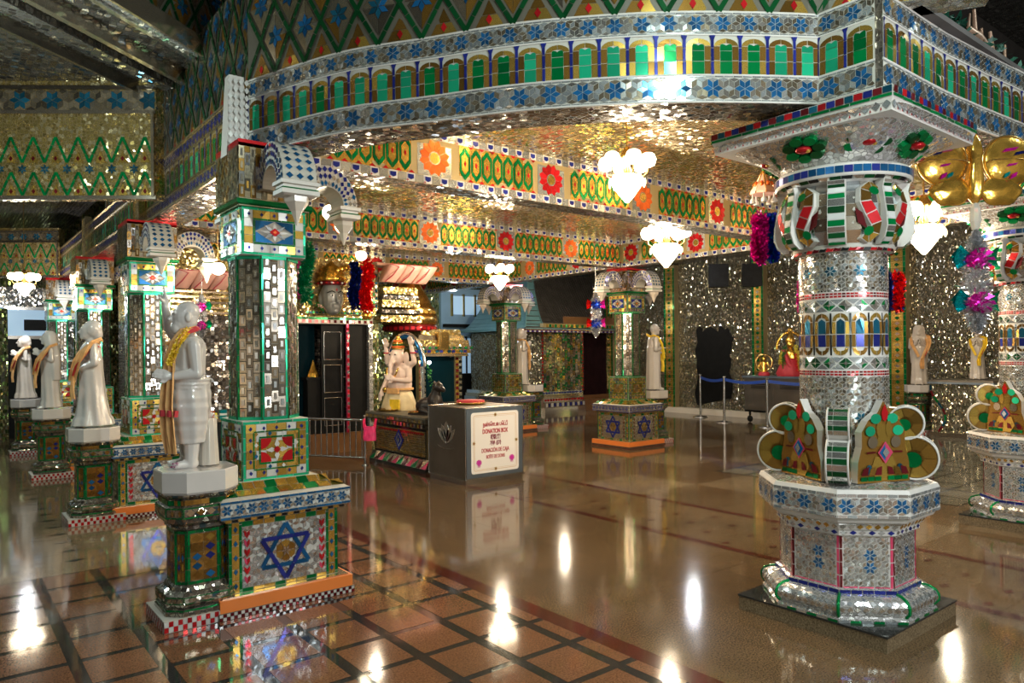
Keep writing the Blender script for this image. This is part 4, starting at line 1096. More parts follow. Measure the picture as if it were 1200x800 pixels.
    lay(mb,[(rect(Lq*i/n,.34*j/5,Lq*(i+1)/n,.34*(j+1)/5),R.choice(('mirror','mirror_warm','mirror_dim','mirror_cool'))) for i in range(n) for j in range(5)],f,.002,.05)
    f=cylmap(0,0,.265,2.03); Lq=2*PI*.265; lay(mb,[([(Lq*i/44,0),(Lq*(i+1)/44,0),(Lq*(i+1.4)/44,.028),(Lq*(i+.4)/44,.028)],('t_maroon','t_black','t_red')[i%3]) for i in range(44)],f,.002,.03)
    mb.build('vase_capital',t)
    for k in range(8):
        an=A0+k*PI/4; M=Matrix.Rotation(an,3,'Z')
        mb=MB(); wf=.045 if k%2==0 else .028
        prof=[(.28,2.06),(.31,2.06),(.345,2.09),(.365,2.15),(.36,2.22),(.345,2.3),(.335,2.36),(.345,2.40),(.28,2.41)]
        n=len(prof); ra=[M@Vector((x,-wf,z)) for x,z in prof]; rb_=[M@Vector((x,wf,z)) for x,z in prof]
        mb.mesh(ra+rb_,[tuple(range(n)),tuple(range(n,2*n))[::-1]]+[(i,n+i,n+(i+1)%n,(i+1)%n) for i in range(n)],'plaster')
        segs=[]
        for i in range(1,7):
            for j in range(2):
                l=lambda t_:Vector((prof[i][0]+(prof[i+1][0]-prof[i][0])*t_,0,prof[i][1]+(prof[i+1][1]-prof[i][1])*t_)); segs.append((l(j/2),l(j/2+.5)))
        for i,(a,b_) in enumerate(segs):
            d=(b_-a).normalized(); nr=Vector((d.z,0,-d.x))*.004
            mb.poly([M@(p+nr+Vector((0,y,0))) for p,y in ((a+d*.002,-wf+.004),(a+d*.002,wf-.004),(b_-d*.002,wf-.004),(b_-d*.002,-wf+.004))],('t_green','t_white','t_dkgreen','mirror')[i%4])
        mb.build('striped_fin',t)
        if k%2:
            for s_ in (-1,1):
                # S-shaped raised scroll beside the fin
                mb=MB(); cl=[(.118,2.10),(.085,2.085),(.06,2.115),(.065,2.165),(.10,2.22),(.125,2.28),(.115,2.34),(.08,2.37),(.05,2.345)]; wd=[.012,.022,.026,.028,.030,.028,.026,.022,.012]
                L_=[];R_=[]
                for i,(y,z) in enumerate(cl):
                    q0=cl[max(0,i-1)]; q1=cl[min(len(cl)-1,i+1)]; dx,dz=q1[0]-q0[0],q1[1]-q0[1]; ln=math.hypot(dx,dz); nx,nz=-dz/ln,dx/ln
                    L_.append((y+nx*wd[i],z+nz*wd[i])); R_.append((y-nx*wd[i],z-nz*wd[i]))
                rad=lambda z:rr(z)+.0
                q3=lambda y,z,h: M@Vector((math.sqrt(max(.01,(rad(z)+h)**2-y*y)),s_*y,z))
                rings=[[q3(*L_[i],-.02),q3(*L_[i],.03),q3(*R_[i],.03),q3(*R_[i],-.02)] for i in range(len(cl))]
                mb.loft(rings if s_>0 else rings,'plaster')
                for i in range(len(cl)-1):
                    q=[L_[i],L_[i+1],R_[i+1],R_[i]]; q=shrink(q,.004); key='t_gold' if i in(0,1,7) else ('t_red' if i in (3,4) else 't_amber')
                    w3=[q3(y,z,.034) for y,z in q]; mb.poly(w3 if s_<0 else w3[::-1],key)
                for (y,z,r_) in ((.10,2.125,.024),(.078,2.335,.024)):
                    w3=[q3(y+r_*math.cos(2*PI*i/12),z+r_*math.sin(2*PI*i/12),.038) for i in range(12)]; mb.poly(w3 if s_>0 else w3[::-1],'t_green')
                w3=[q3(y,z,.02) for y,z in ((.10,2.14),(.15,2.17),(.17,2.25),(.135,2.22))]; mb.poly(w3 if s_>0 else w3[::-1],'t_maroon')
                mb.build('curl',t)
    mb=MB(); mb.lathe([(.30,2.40),(.345,2.415),(.36,2.43),(.36,2.475),(.345,2.49),(.30,2.495)],'plaster',48)
    f=cylmap(0,0,.36,2.432); Lq=2*PI*.36; lay(mb,[(rect(Lq*i/50,0,Lq*(i+1)/50,.04),R.choice(('t_blue','t_navy'))) for i in range(50)],f,.002,.03)
    f=cylmap(0,0,.345,2.402,rr=lambda v:.33+v*1.2); lay(mb,[(rect(Lq*i/40,0,Lq*(i+1)/40,.016),('t_dkgreen','t_black','mirror')[i%3]) for i in range(40)],f,.002,.03)
    mb.build('ring',t)
    # flaring abacus: circle growing into a square
    mb=MB(); rings=[]; N=64
    for i in range(9):
        k=i/8; rad=.30+.235*k**1.5; z=2.49+.19*k; ex=2+6*k
        ring=[]
        for j in range(N):
            a=2*PI*j/N; cx_,sx_=math.cos(a),math.sin(a); q=(abs(cx_)**ex+abs(sx_)**ex)**(-1/ex); ring.append((rad*q*cx_*(1 if k<.99 else 1),rad*q*sx_,z))
        rings.append(ring)
    mb.loft(rings,'mos_silver_light',True); mb.build('abacus_flare',t)
    mb=MB(); rings=[]
    mb.loft([[(-h,-h,z),(h,-h,z),(h,h,z),(-h,h,z)] for h,z in ((.50,.0+2.678),(.51,2.70),(.51,2.755),(.505,2.76))],'plaster'); mb.box(-.40,.47,-.40,.47,2.76,2.797,'mos_soffit')
    four(mb,.512,2.72,.035,lambda W,H:[(rect(W*i/22,0,W*(i+1)/22,H),('t_maroon','t_teal','t_red','t_navy')[i%4]) for i in range(22)],.004)
    four(mb,.512,2.703,.014,lambda W,H:[(rect(W*i/10,0,W*(i+1)/10,H),'t_green') for i in range(10)],.004)
    four(mb,.505,2.645,.05,lambda W,H:[(dia(W*(i+.5)/20,H/2,W/42,H*.48),'mirror_cool') for i in range(20)]+[([(W*i/20-.007,0),(W*i/20+.007,0),(W*i/20,.02)],'t_red',1) for i in range(1,20)],.0)
    mb.box(-.5,.5,-.5,.5,2.64,2.70,'plaster')
    mb.build('abacus_slab',t)
    for k in range(8):
        an=A0+PI/8+k*PI/4; mb=MB(); M=Matrix.Rotation(an,3,'Z')
        c=Vector((.40,0,2.578)); nr=Vector((.62,0,-.78)).normalized(); U=Vector((0,1,0)); V=U.cross(nr)*-1
        pt=lambda u,v,h: M@(c+U*u+V*v+nr*h)
        for j in range(7):
            a=2*PI*j/7; 
            cu,cv=.085*math.cos(a),.06*math.sin(a)
            o=[pt(cu+.036*math.cos(q*PI/5),cv+.026*math.sin(q*PI/5),.012) for q in range(10)]; b_=[pt(cu+.040*math.cos(q*PI/5),cv+.03*math.sin(q*PI/5),-.02) for q in range(10)]
            mb.loft([b_,o],'t_green' if j%3 else 't_dkgreen')
        mb.ball(pt(0,0,.008),(.045,.045,.02),'t_red',10,6); mb.ball(pt(.03,.0,.022),(.014,.014,.01),'t_gold',8,6)
        mb.build('flower_ornament',t)
    return t
PR=round_pillar()
dup(PR,'second round mosaic pillar partly cut off by the right edge of the picture',(7.28,2.07,0))

# ------------------------------------------------------------------ statues
def head_prims(c,f,bald=True,r=.075,hair=False):
    """c head centre, f facing unit vector (horizontal)"""
    c=Vector(c); f=Vector(f).normalized(); s_=Vector((-f.y,f.x,0))
    p=[('e',c,(r*.82,r*.95,r*1.08),(0,0,math.atan2(f.y,f.x)-PI/2)),
       ('e',c+f*r*.35-Vector((0,0,r*.5)),(r*.6,r*.62,r*.62),(0,0,math.atan2(f.y,f.x)-PI/2)),
       ('c',c+f*r*.88+Vector((0,0,r*.18)),c+f*r*1.14-Vector((0,0,r*.18)),r*.09,r*.16),
       ('c',c+f*r*.8-Vector((0,0,r*.55))+s_*r*.2,c+f*r*.8-Vector((0,0,r*.55))-s_*r*.2,r*.1,r*.1),
       ('e',c+f*r*.7-Vector((0,0,r*.85)),(r*.3,r*.3,r*.25)),
       ('c',c+f*r*.84+s_*r*.42+Vector((0,0,r*.32)),c+f*r*.92+s_*r*.14+Vector((0,0,r*.28)),r*.08,r*.08),
       ('c',c+f*r*.84-s_*r*.42+Vector((0,0,r*.32)),c+f*r*.92-s_*r*.14+Vector((0,0,r*.28)),r*.08,r*.08)]
    for q in (-1,1):
        p.append(('e',c+s_*q*r*.86-Vector((0,0,r*.05)),(r*.14,r*.24,r*.36),(0,0,math.atan2(f.y,f.x)-PI/2)))
    return p
def hand_prims(w_,d,up,k=1.,curl=.3):
    """palm and five fingers; w_ wrist, d finger direction, up back-of-hand side"""
    w_=Vector(w_); d=Vector(d).normalized(); up=Vector(up).normalized(); s_=d.cross(up).normalized(); o=[]
    pc=w_+d*.035*k
    o.append(('c',w_,pc+s_*.012*k,.019*k,.021*k)); o.append(('c',w_,pc-s_*.014*k,.019*k,.021*k))
    for i,(a,l) in enumerate(((-.028,.045),(-.010,.056),(.009,.052),(.026,.040))):
        b_=pc+s_*a*k+d*.012*k; m_=b_+(d*(1-curl*.2)-up*curl*.3).normalized()*l*.55*k; e=m_+(d-up*curl).normalized()*l*.5*k
        o.append(('c',b_,m_,.0105*k,.0095*k)); o.append(('c',m_,e,.0095*k,.008*k))
    t0=w_+d*.015*k-s_*.02*k; t1=t0+(d*.5-s_*.9-up*.2).normalized()*.03*k; t2=t1+(d*.9-s_*.3).normalized()*.024*k
    o.append(('c',t0,t1,.012*k,.0105*k)); o.append(('c',t1,t2,.0105*k,.009*k))
    return o
def statue_man():
    """front = -X ; feet at z=0, about 0.98 m with raised hand"""
    t=thing('statue','white marble statue of a bald bearded man with one hand raised and a yellow garland','statue',(1.15,4.46,.86),0,'marble statues')
    p=[]
    # dhoti
    rings=[]
    for i in range(15):
        z=.14+.36*i/14; k=i/14
        rx=.088+.022*math.sin(k*2.6)+.012*k; ry=.10+.03*math.sin(k*2.8)
        rings.append(ell_ring(z,0.0,0,rx*(1+.03*math.sin(z*95)),ry*(1+.03*math.sin(z*95+1)),44,9,.03,z*6))
    p.append(('l',rings))
    p+=[('c',(0,-.048,.16),(-.005,-.05,.02),.048,.036),('c',(0,.048,.16),(.0,.05,.02),.048,.036),
        ('c',(.01,-.05,.022),(-.085,-.055,.016),.03,.022),('c',(.01,.05,.022),(-.085,.055,.016),.03,.022),
        ('c',(0,0,.50),(0,0,.56),.092,.088),('c',(0,-.02,.56),(0,-.03,.68),.088,.09),('c',(0,.02,.56),(0,.03,.68),.088,.09),
        ('c',(0,-.085,.70),(0,.085,.70),.056,.056),('c',(0,0,.72),(-.012,0,.80),.042,.037),('e',(-.03,0,.55),(.085,.08,.07))]
    for i in range(3): p.append(('l',[ell_ring(.455+.022*i+z,0,0,.106+.004*i+q,.118+.003*i+q) for z,q in ((-.01,-.004),(-.003,.004),(.006,.004),(.012,-.004))]))
    p+=head_prims((-.015,0,.862),(-1,0,0),r=.076)
    p.append(('e',(-.068,0,.80),(.028,.036,.038)))
    p.append(('e',(.0,0,.895),(.066,.064,.06)))   # beard
    # viewer's near arm (-Y): forearm forward, open hand
    p+=[('c',(0,-.115,.695),(.012,-.125,.54),.042,.034),('c',(.012,-.125,.54),(-.115,-.10,.525),.034,.023)]
    p+=hand_prims((-.12,-.10,.528),(-1,0,.25),(0,-1,.2),.85,.25)
    # far arm raised, two fingers up
    p+=[('c',(0,.115,.70),(-.07,.13,.80),.038,.032),('c',(-.07,.13,.80),(-.10,.10,.93),.031,.021)]
    w_=Vector((-.10,.10,.935)); p+=[('c',w_,w_+Vector((0,0,.035)),.02,.022)]
    for a,l,cu in ((-.018,.055,0),(-.006,.06,0),(.008,.03,1),(.02,.026,1)):
        b_=w_+Vector((0,a,.045)); p.append(('c',b_,b_+(Vector((-.01,0,l)) if not cu else Vector((-.028,0,.012))),.009,.008))
    p.append(('c',w_+Vector((-.01,-.015,.015)),w_+Vector((-.035,-.03,.04)),.011,.009))
    sculpt('body',p,'marble',t,.0052,3)
    # tree stump behind
    mb=MB(); mb.lathe([(.062,0.005),(.058,.08),(.052,.18),(.05,.27),(.045,.275)],'marble_warm',36,(.10,-.01),True,fold=11,fa=.05); mb.build('stump',t)
    # cloth sash and garland
    mb=MB()
    ribbon(mb,[(.03,-.03,.80),(-.04,-.06,.785),(-.085,-.085,.72),(-.115,-.085,.62),(-.125,-.09,.50),(-.135,-.085,.36),(-.13,-.085,.22),(-.115,-.08,.09)],[.05,.055,.06,.07,.085,.10,.105,.085],.008,'cloth_tan',side=(.5,-1,0))
    ribbon(mb,[(-.128,-.097,.335),(-.13,-.097,.30)],.12,.024,'cloth_red',side=(.5,-1,0))
    ribbon(mb,[(.05,.0,.80),(.03,-.055,.795),(-.03,-.075,.775),(-.075,-.10,.72)],.022,.01,'cloth_red',side=(1,0,1))
    ribbon(mb,[(.045,.01,.79),(.03,.05,.795),(-.03,.065,.77),(-.09,.05,.70)],.05,.008,'cloth_tan',side=(1,0,1))
    s_=mb.build('sash',t); s_['label']='beige cloth sash with a red stripe'
    mb=MB(); tinsel(mb,[(-.02,-.075,.785),(-.07,-.10,.73),(-.105,-.115,.66),(-.13,-.12,.60)],.026,'cloth_yellow',420,.03); mb.tube([(-.02,-.065,.785),(-.07,-.09,.73),(-.105,-.105,.66),(-.13,-.11,.60)],.017,'cloth_yellow'); g=mb.build('garland',t); g['label']='yellow flower garland'
    mb=MB(); tinsel(mb,[(-.10,-.06,.02),(-.07,-.06,.02)],.025,'foil_magenta',60,.03); mb.build('flower',t)
    return t
def statue_woman(veil=False,hands='down',matk='marble',sash='cloth_tan',lab='',loc=(0,0,0),bun=True,flare=1.):
    t=thing('statue',lab,'statue',loc,0,'marble statues'); p=[]
    rings=[]
    for i in range(22):
        k=i/21; z=.012+.60*k
        r0=(.105+.055*flare*(1-k)**2.2); 
        rings.append(ell_ring(z,.0+.015*(1-k),0,r0*(.92 if k>.1 else 1),r0*1.02,54,9,.05*(1-k)+.012,k*1.5))
    p.append(('l',rings))
    p+=[('c',(0,0,.58),(0,0,.70),.10,.088),('c',(0,-.07,.735),(0,.07,.735),.05,.05),('e',(-.05,-.035,.67),(.045,.045,.045)),('e',(-.05,.035,.67),(.045,.045,.045)),('c',(0,0,.76),(-.008,0,.82),.038,.034),
        ('c',(-.07,-.05,.02),(-.12,-.05,.015),.022,.016),('c',(-.07,.05,.02),(-.12,.05,.015),.022,.016)]
    p+=head_prims((-.018,0,.875),(-1,0,0),r=.07)
    if bun: p+=[('e',(.018,0,.892),(.078,.086,.088)),('e',(.05,0,.85),(.05,.07,.07))]
    if veil:
        p+=[('l',[ell_ring(z,cx,0,rx,ry,44,7,.03) for z,cx,rx,ry in ((.35,.05,.075,.12),(.5,.045,.08,.13),(.66,.04,.085,.13),(.76,.03,.075,.11),(.84,.012,.08,.088),(.92,.01,.075,.08),(.965,.005,.045,.05))])]
    if hands=='front':
        for s_ in (-1,1):
            p+=[('c',(0,s_*.11,.73),(.01,s_*.125,.60),.036,.031),('c',(.01,s_*.125,.60),(-.11,s_*.035,.66),.031,.02)]
            p+=hand_prims((-.115,s_*.025,.668),(-.45,-s_*.12,1),(0,s_,0),.9,.25)
    else:
        for s_ in (-1,1):
            p+=[('c',(0,s_*.11,.73),(.012,s_*.13,.58),.038,.034),('c',(.012,s_*.13,.58),(-.09,s_*.06,.53 if s_<0 else .60),.034,.022)]
            p+=hand_prims((-.095,s_*.055,.53 if s_<0 else .60),(-1,-s_*.5,.1),(0,0,1),.9,.3)
    sculpt('body',p,matk,t,.008,3)
    mb=MB()
    ribbon(mb,[(.075,.03,.77),(.05,-.075,.785),(-.02,-.122,.76),(-.075,-.135,.68),(-.122,-.12,.60),(-.145,-.08,.50),(-.155,-.05,.42)],[.07,.08,.085,.08,.07,.065,.055],.012,sash,side=(.6,-.5,.6))
    ribbon(mb,[(.06,.03,.76),(.03,.08,.775),(-.03,.11,.75),(-.09,.10,.66),(-.13,.05,.55),(-.155,.0,.45)],[.04,.045,.045,.045,.04,.04],.01,sash,side=(.4,.5,.6))
    ribbon(mb,[(.068,-.02,.735),(.03,-.088,.74),(-.035,-.12,.705),(-.085,-.125,.63),(-.13,-.108,.555),(-.155,-.085,.47)],.006,.010,'cloth_red',side=(.6,-.5,.6))
    ribbon(mb,[(-.15,-.055,.45),(-.155,-.045,.34),(-.15,-.05,.26)],[.04,.07,.06],.01,sash,side=(0,1,0))
    s_=mb.build('sash',t); s_['label']='beige cloth sash with red edges'
    return t
statue_man()
statue_woman(False,'down','marble','cloth_tan','tall white statue of a woman in a long flared gown with curly hair',(1.12,7.62,.86),True,1.25)
S3=statue_woman(True,'front','marble','cloth_tan','white veiled statue with a beige sash crossed over its front',(1.12,10.72,.86),False,.3)
statue_woman(False,'front','marble_warm','cloth_tan','farthest brownish statue of the left row with hands held together',(1.08,13.5,.86),True,.8)
o=statue_woman(False,'down','marble','cloth_yellow','white statue with a yellow sash seen from behind beside the middle pillar',(9.3,7.93,.86),False,.1); o.rotation_euler.z=math.radians(150); o.scale=(1.15,)*3
o=statue_woman(False,'front','marble_warm','cloth_tan','white statue with raised hands right of the pillar behind the donation box',(9.12,11.15,.86),True,.4); o.rotation_euler.z=math.radians(160); o.scale=(1.15,)*3
o=statue_woman(True,'front','marble_warm','cloth_tan','white veiled statue with a beige sash before the right mirror wall',(13.72,5.6,.86),False,.3); o.rotation_euler.z=math.radians(20); o.scale=(1.1,)*3
o=statue_woman(False,'front','marble_warm','cloth_yellow','small white statue with yellow cloth standing on the mosaic altar at right',(13.85,4.72,.97),True,.5); o.rotation_euler.z=math.radians(10); o.scale=(.9,)*3
# ------------------------------------------------------------------ donation box
def text(s,size,key,M,name='lettering',parent=None,bold=0.,width=None):
    cu=bpy.data.curves.new('t','FONT'); cu.body=s; cu.size=size; cu.align_x='CENTER'; cu.align_y='CENTER'; cu.extrude=.0012; cu.offset=bold
    ob=bpy.data.objects.new('t',cu); C.objects.link(ob); bpy.context.view_layer.update()
    dg=bpy.context.evaluated_depsgraph_get(); me=bpy.data.meshes.new_from_object(ob.evaluated_get(dg))
    bpy.data.objects.remove(ob); bpy.data.curves.remove(cu)
    if width and len(me.vertices):
        xs=[v.co.x for v in me.vertices]; w_=max(xs)-min(xs); k=width/w_; c=(max(xs)+min(xs))/2
        for v in me.vertices: v.co.x=(v.co.x-c)*k
    me.transform(M); me.materials.clear(); me.materials.append(MATS[key])
    o=bpy.data.objects.new(name,me); C.objects.link(o)
    if parent: o.parent=parent
    return o
def donation_box():
    t=thing('donation_box','steel donation box with a white lettered sign standing on the granite floor','donation box',(4.69,6.76,0))
    W,Dp,H=.84,.78,.87
    mb=MB(); mb.box(0,W,0,Dp,.05,H,'brushed_steel'); mb.box(.01,W-.01,.01,Dp-.01,.0,.05,'steel'); mb.box(-.012,W+.012,-.012,Dp+.012,.045,.06,'steel')
    for x,y in ((0,0),(W,0),(0,Dp),(W,Dp)): mb.tube([(x,y,.05),(x,y,H)],.006,'steel',6)
    for a,b_ in (((0,0),(W,0)),((0,0),(0,Dp)),((W,0),(W,Dp)),((0,Dp),(W,Dp))): mb.tube([(*a,H),(*b_,H)],.006,'steel',6)
    mb.build('body',t)
    mb=MB(); mb.box(.015,W-.015,-.006,.004,.07,H-.01,'steel_blue'); p=mb.build('front_panel',t); p['label']='blue-grey steel front panel'
    # rounded white sign
    x0,x1,z0,z1,r=.075,W-.075,.115,H-.055,.035
    def rr(x0,x1,z0,z1,r):
        o=[]
        for cx,cz,a in ((x1-r,z1-r,0),(x0+r,z1-r,PI/2),(x0+r,z0+r,PI),(x1-r,z0+r,3*PI/2)):
            for k in range(6): o.append((cx+r*math.cos(a+k*PI/10),cz+r*math.sin(a+k*PI/10)))
        return o
    f=lambda x,z,h: Vector((x,-.006-h,z))
    mb=MB(); mb.extrude(rr(x0,x1,z0,z1,r),f,.004,'sign_white'); s_=mb.build('sign',t); s_['label']='white sign with red lettering'
    mb=MB()
    for (e,w_) in ((.03,.006),(.047,.003)):
        o=rr(x0+e,x1-e,z0+e,z1-e,.03); i_=rr(x0+e+w_,x1-e-w_,z0+e+w_,z1-e-w_,.026); n=len(o)
        for k in range(n): mb.poly([f(*o[k],.005),f(*o[(k+1)%n],.005),f(*i_[(k+1)%n],.005),f(*i_[k],.005)],'sign_tan')
    mb.build('border',s_)
    cx=(x0+x1)/2; cz=(z0+z1)/2
    for (x,z) in ((cx,z1-.035),(cx,z0+.035),(x0+.035,cz),(x1-.035,cz)):
        mb=MB()
        for k in range(8):
            a=k*PI/4; q=[(x+.012*math.cos(a-.4),z+.012*math.sin(a-.4)),(x+.030*math.cos(a),z+.030*math.sin(a)),(x+.012*math.cos(a+.4),z+.012*math.sin(a+.4)),(x,z)]; mb.poly([f(u,v,.006) for u,v in q],'sign_gold')
        mb.poly([f(x+.016*math.cos(k*PI/5),z+.016*math.sin(k*PI/5),.007) for k in range(10)],'sign_gold'); mb.poly([f(x+.006*math.cos(k*PI/5),z+.012*math.sin(k*PI/5),.008) for k in range(10)],'text_dark')
        mb.build('rosette',s_)
    for x in (x0+.105,x1-.105):
        mb=MB(); z=z0+.125+(.02 if x>cx else 0)
        for k in range(10):
            a=2*PI*k/10; q=[(x+.016*math.cos(a-.5),z+.016*math.sin(a-.5)),(x+.040*math.cos(a-.18),z+.036*math.sin(a-.18)),(x+.040*math.cos(a+.18),z+.036*math.sin(a+.18)),(x+.016*math.cos(a+.5),z+.016*math.sin(a+.5))]; mb.poly([f(u,v,.006) for u,v in q],'text_magenta')
        mb.poly([f(x+.022*math.cos(k*PI/6),z+.020*math.sin(k*PI/6),.0065) for k in range(12)],'text_magenta')
        for d in (-.015,0,.015): mb.poly([f(x+d-.004,z-.03,.006),f(x+d+.004,z-.03,.006),f(x+d+.003,z-.055,.006),f(x+d-.003,z-.055,.006)],'text_magenta')
        mb.build('pink_flower',s_)
    M=lambda z: Matrix.Translation((cx,-.0115,z))@Matrix.Rotation(PI/2,4,'X')
    for s__,sz,z,wd,key,bold in (('நன்கொடை பெட்டி',.065,z1-.145,.36,'text_red',.0012),('DONATION BOX',.072,z1-.225,.37,'text_red',.0018),('捐款箱',.060,z1-.295,.145,'text_dark',.0025),('기부 상자',.060,z1-.365,.165,'text_dark',.002),('DONACIÓN DE CAJA',.066,z1-.445,.40,'text_red',.0008),('BOÎTE DE DONS',.058,z1-.520,.27,'text_red',.0006)):
        try: text(s__,sz,key,M(z),'lettering',s_,bold,wd)
        except Exception as e: print('text',e)
    # etched lotus on the left side
    mb=MB(); yc,zc=Dp*.5,.44
    def pet(a,l,w_):
        pts=[(0,0),(w_*.8,l*.35),(w_,l*.6),(w_*.5,l*.85),(0,l),(-w_*.5,l*.85),(-w_,l*.6),(-w_*.8,l*.35)]
        return [Vector((-.002,yc-(x*math.cos(a)+z*math.sin(a)),zc+(-x*math.sin(a)+z*math.cos(a)))) for x,z in pts]
    for a,l,w_ in ((0,.26,.06),(.42,.24,.05),(-.42,.24,.05),(.8,.25,.04),(-.8,.25,.04)):
        P=pet(a,l,w_); 
        for i in range(8): mb.tube([P[i],P[(i+1)%8]],.0022,'steel',4)
        mb.poly(P,'etched')
    for k in range(12): mb.tube([(-.002,yc+.17*math.cos(PI*k/11),zc-.03-.03*math.sin(PI*k/11)),(-.002,yc+.17*math.cos(PI*(k+1)/11) if k<11 else yc-.17,zc-.03-.03*math.sin(PI*min(11,k+1)/11))],.003,'steel',4)
    l=mb.build('lotus_emblem',t); l['label']='etched lotus emblem'
plain('etched',(.36,.32,.27),.8,.4)
donation_box()
# tray things on the box and altar
def tray(x,y,z,lab,r=.16,cloth=None):
    t=thing('offering_tray',lab,'tray',(x,y,z)); mb=MB(); mb.lathe([(r*.8,0),(r,.025),(r*.98,.03),(r*.78,.008),(0.001,.008)],'brass',28); mb.build('dish',t)
    if cloth: mb=MB(); mb.lathe([(r*.85,.012),(r*.86,.05),(r*.5,.055),(.001,.055)],cloth,24); mb.build('cloth',t)
tray(5.15,7.3,.872,'round brass tray with red cloth on top of the donation box',.2,'cloth_red')
# ------------------------------------------------------------------ altar table
def altar_table():
    t=thing('altar_table','ornate mosaic altar table with a blue diamond panel left of the donation box','table',(4.78,7.75,0))
    W,Dp=1.45,.85   # along +Y, depth along +X
    f4=lambda x: None
    mb=MB(); mb.box(0.04,Dp,0.04,W-.04,.15,.55,'grout_gold'); mb.box(-.02,Dp,-.02,W+.02,0,.05,'granite_black')
    mb.mesh([(-.02,-.02,.05),(-.02,W+.02,.05),(.04,W-.04,.16),(.04,.04,.16),(Dp,-.02,.05),(Dp,.04,.16)],[(0,1,2,3),(4,0,3,5)],'grout_dark')
    fa=plane((.038,W-.04,.16),(0,-1,0),(0,0,1),.003); L=W-.08
    tt=[(rect(L*i/60,.4*j/14,L*(i+1)/60,.4*(j+1)/14),R.choice(('t_amber','mirror_warm','mirror_dim','t_gold'))) for i in range(60) for j in range(14)]
    tt+=frame_tiles(0,0,L,.38,.03,'t_black',12,1)+frame_tiles(.1,.05,L-.1,.34,.012,'t_gold',12,1)
    for c in (L/2,):
        for j,(a,k) in enumerate(((.15,'t_navy'),(.10,'mirror_cool'),(.075,'t_navy'),(.04,'mirror'))): tt.append((dia(c,.2,a*.85,a),k,2+j))
    tt+=[(rect(.12+i*.05,.305,.165+i*.05,.335),'t_red',2) for i in range(24)]
    lay(mb,tt,fa,.003,.06)
    V=Vector((.06,0,.11)).normalized(); fb=plane((-.02,W+.02,.05),(0,-1,0),V,.002); t3=[]
    for i in range(12):
        a=(W+.04)*i/12; b_=(W+.04)*(i+1)/12; t3.append(([(a,0),(b_,0),(b_,.12)],('t_green','t_maroon','t_pink')[i%3])); t3.append(([(a,0.004),(b_,.125),(a,.125)],'mirror_warm'))
        t3+=split_strip((a,0),(b_,.125),.008,1,'mirror')
    lay(mb,t3,fb,.003,.05)
    mb.build('body',t)
    mb=MB(); mb.loft([[(x0,y0,z),(Dp,y0,z),(Dp,y1,z),(x0,y1,z)] for x0,y0,y1,z in ((.03,.03,W-.03,.54),(.0,0,W,.56),(-.01,-.01,W+.01,.60),(-.05,-.05,W+.05,.62),(-.06,-.06,W+.06,.68),(-.05,-.05,W+.05,.70))],'grout_dark')
    fc=plane((-.012,W,.555),(0,-1,0),(0,0,1),.012); lay(mb,[(rect(W*i/34,0,W*(i+1)/34,.055),('mirror','t_black','t_gold','t_maroon')[i%4]) for i in range(34)],fc,.004,.05)
    fc=plane((-.062,W+.05,.625),(0,-1,0),(0,0,1),.003); lay(mb,[(rect((W+.1)*i/40,0,(W+.1)*(i+1)/40,.05),('mirror_dim','t_gold','mirror_warm')[i%3]) for i in range(40)],fc,.004,.05)
    mb.build('top',t)
altar_table()
tray(4.95,9.0,.705,'brass tray at the left end of the altar table',.16)
tray(4.98,8.3,.705,'small brass tray in front of the elephant-headed statue',.12)
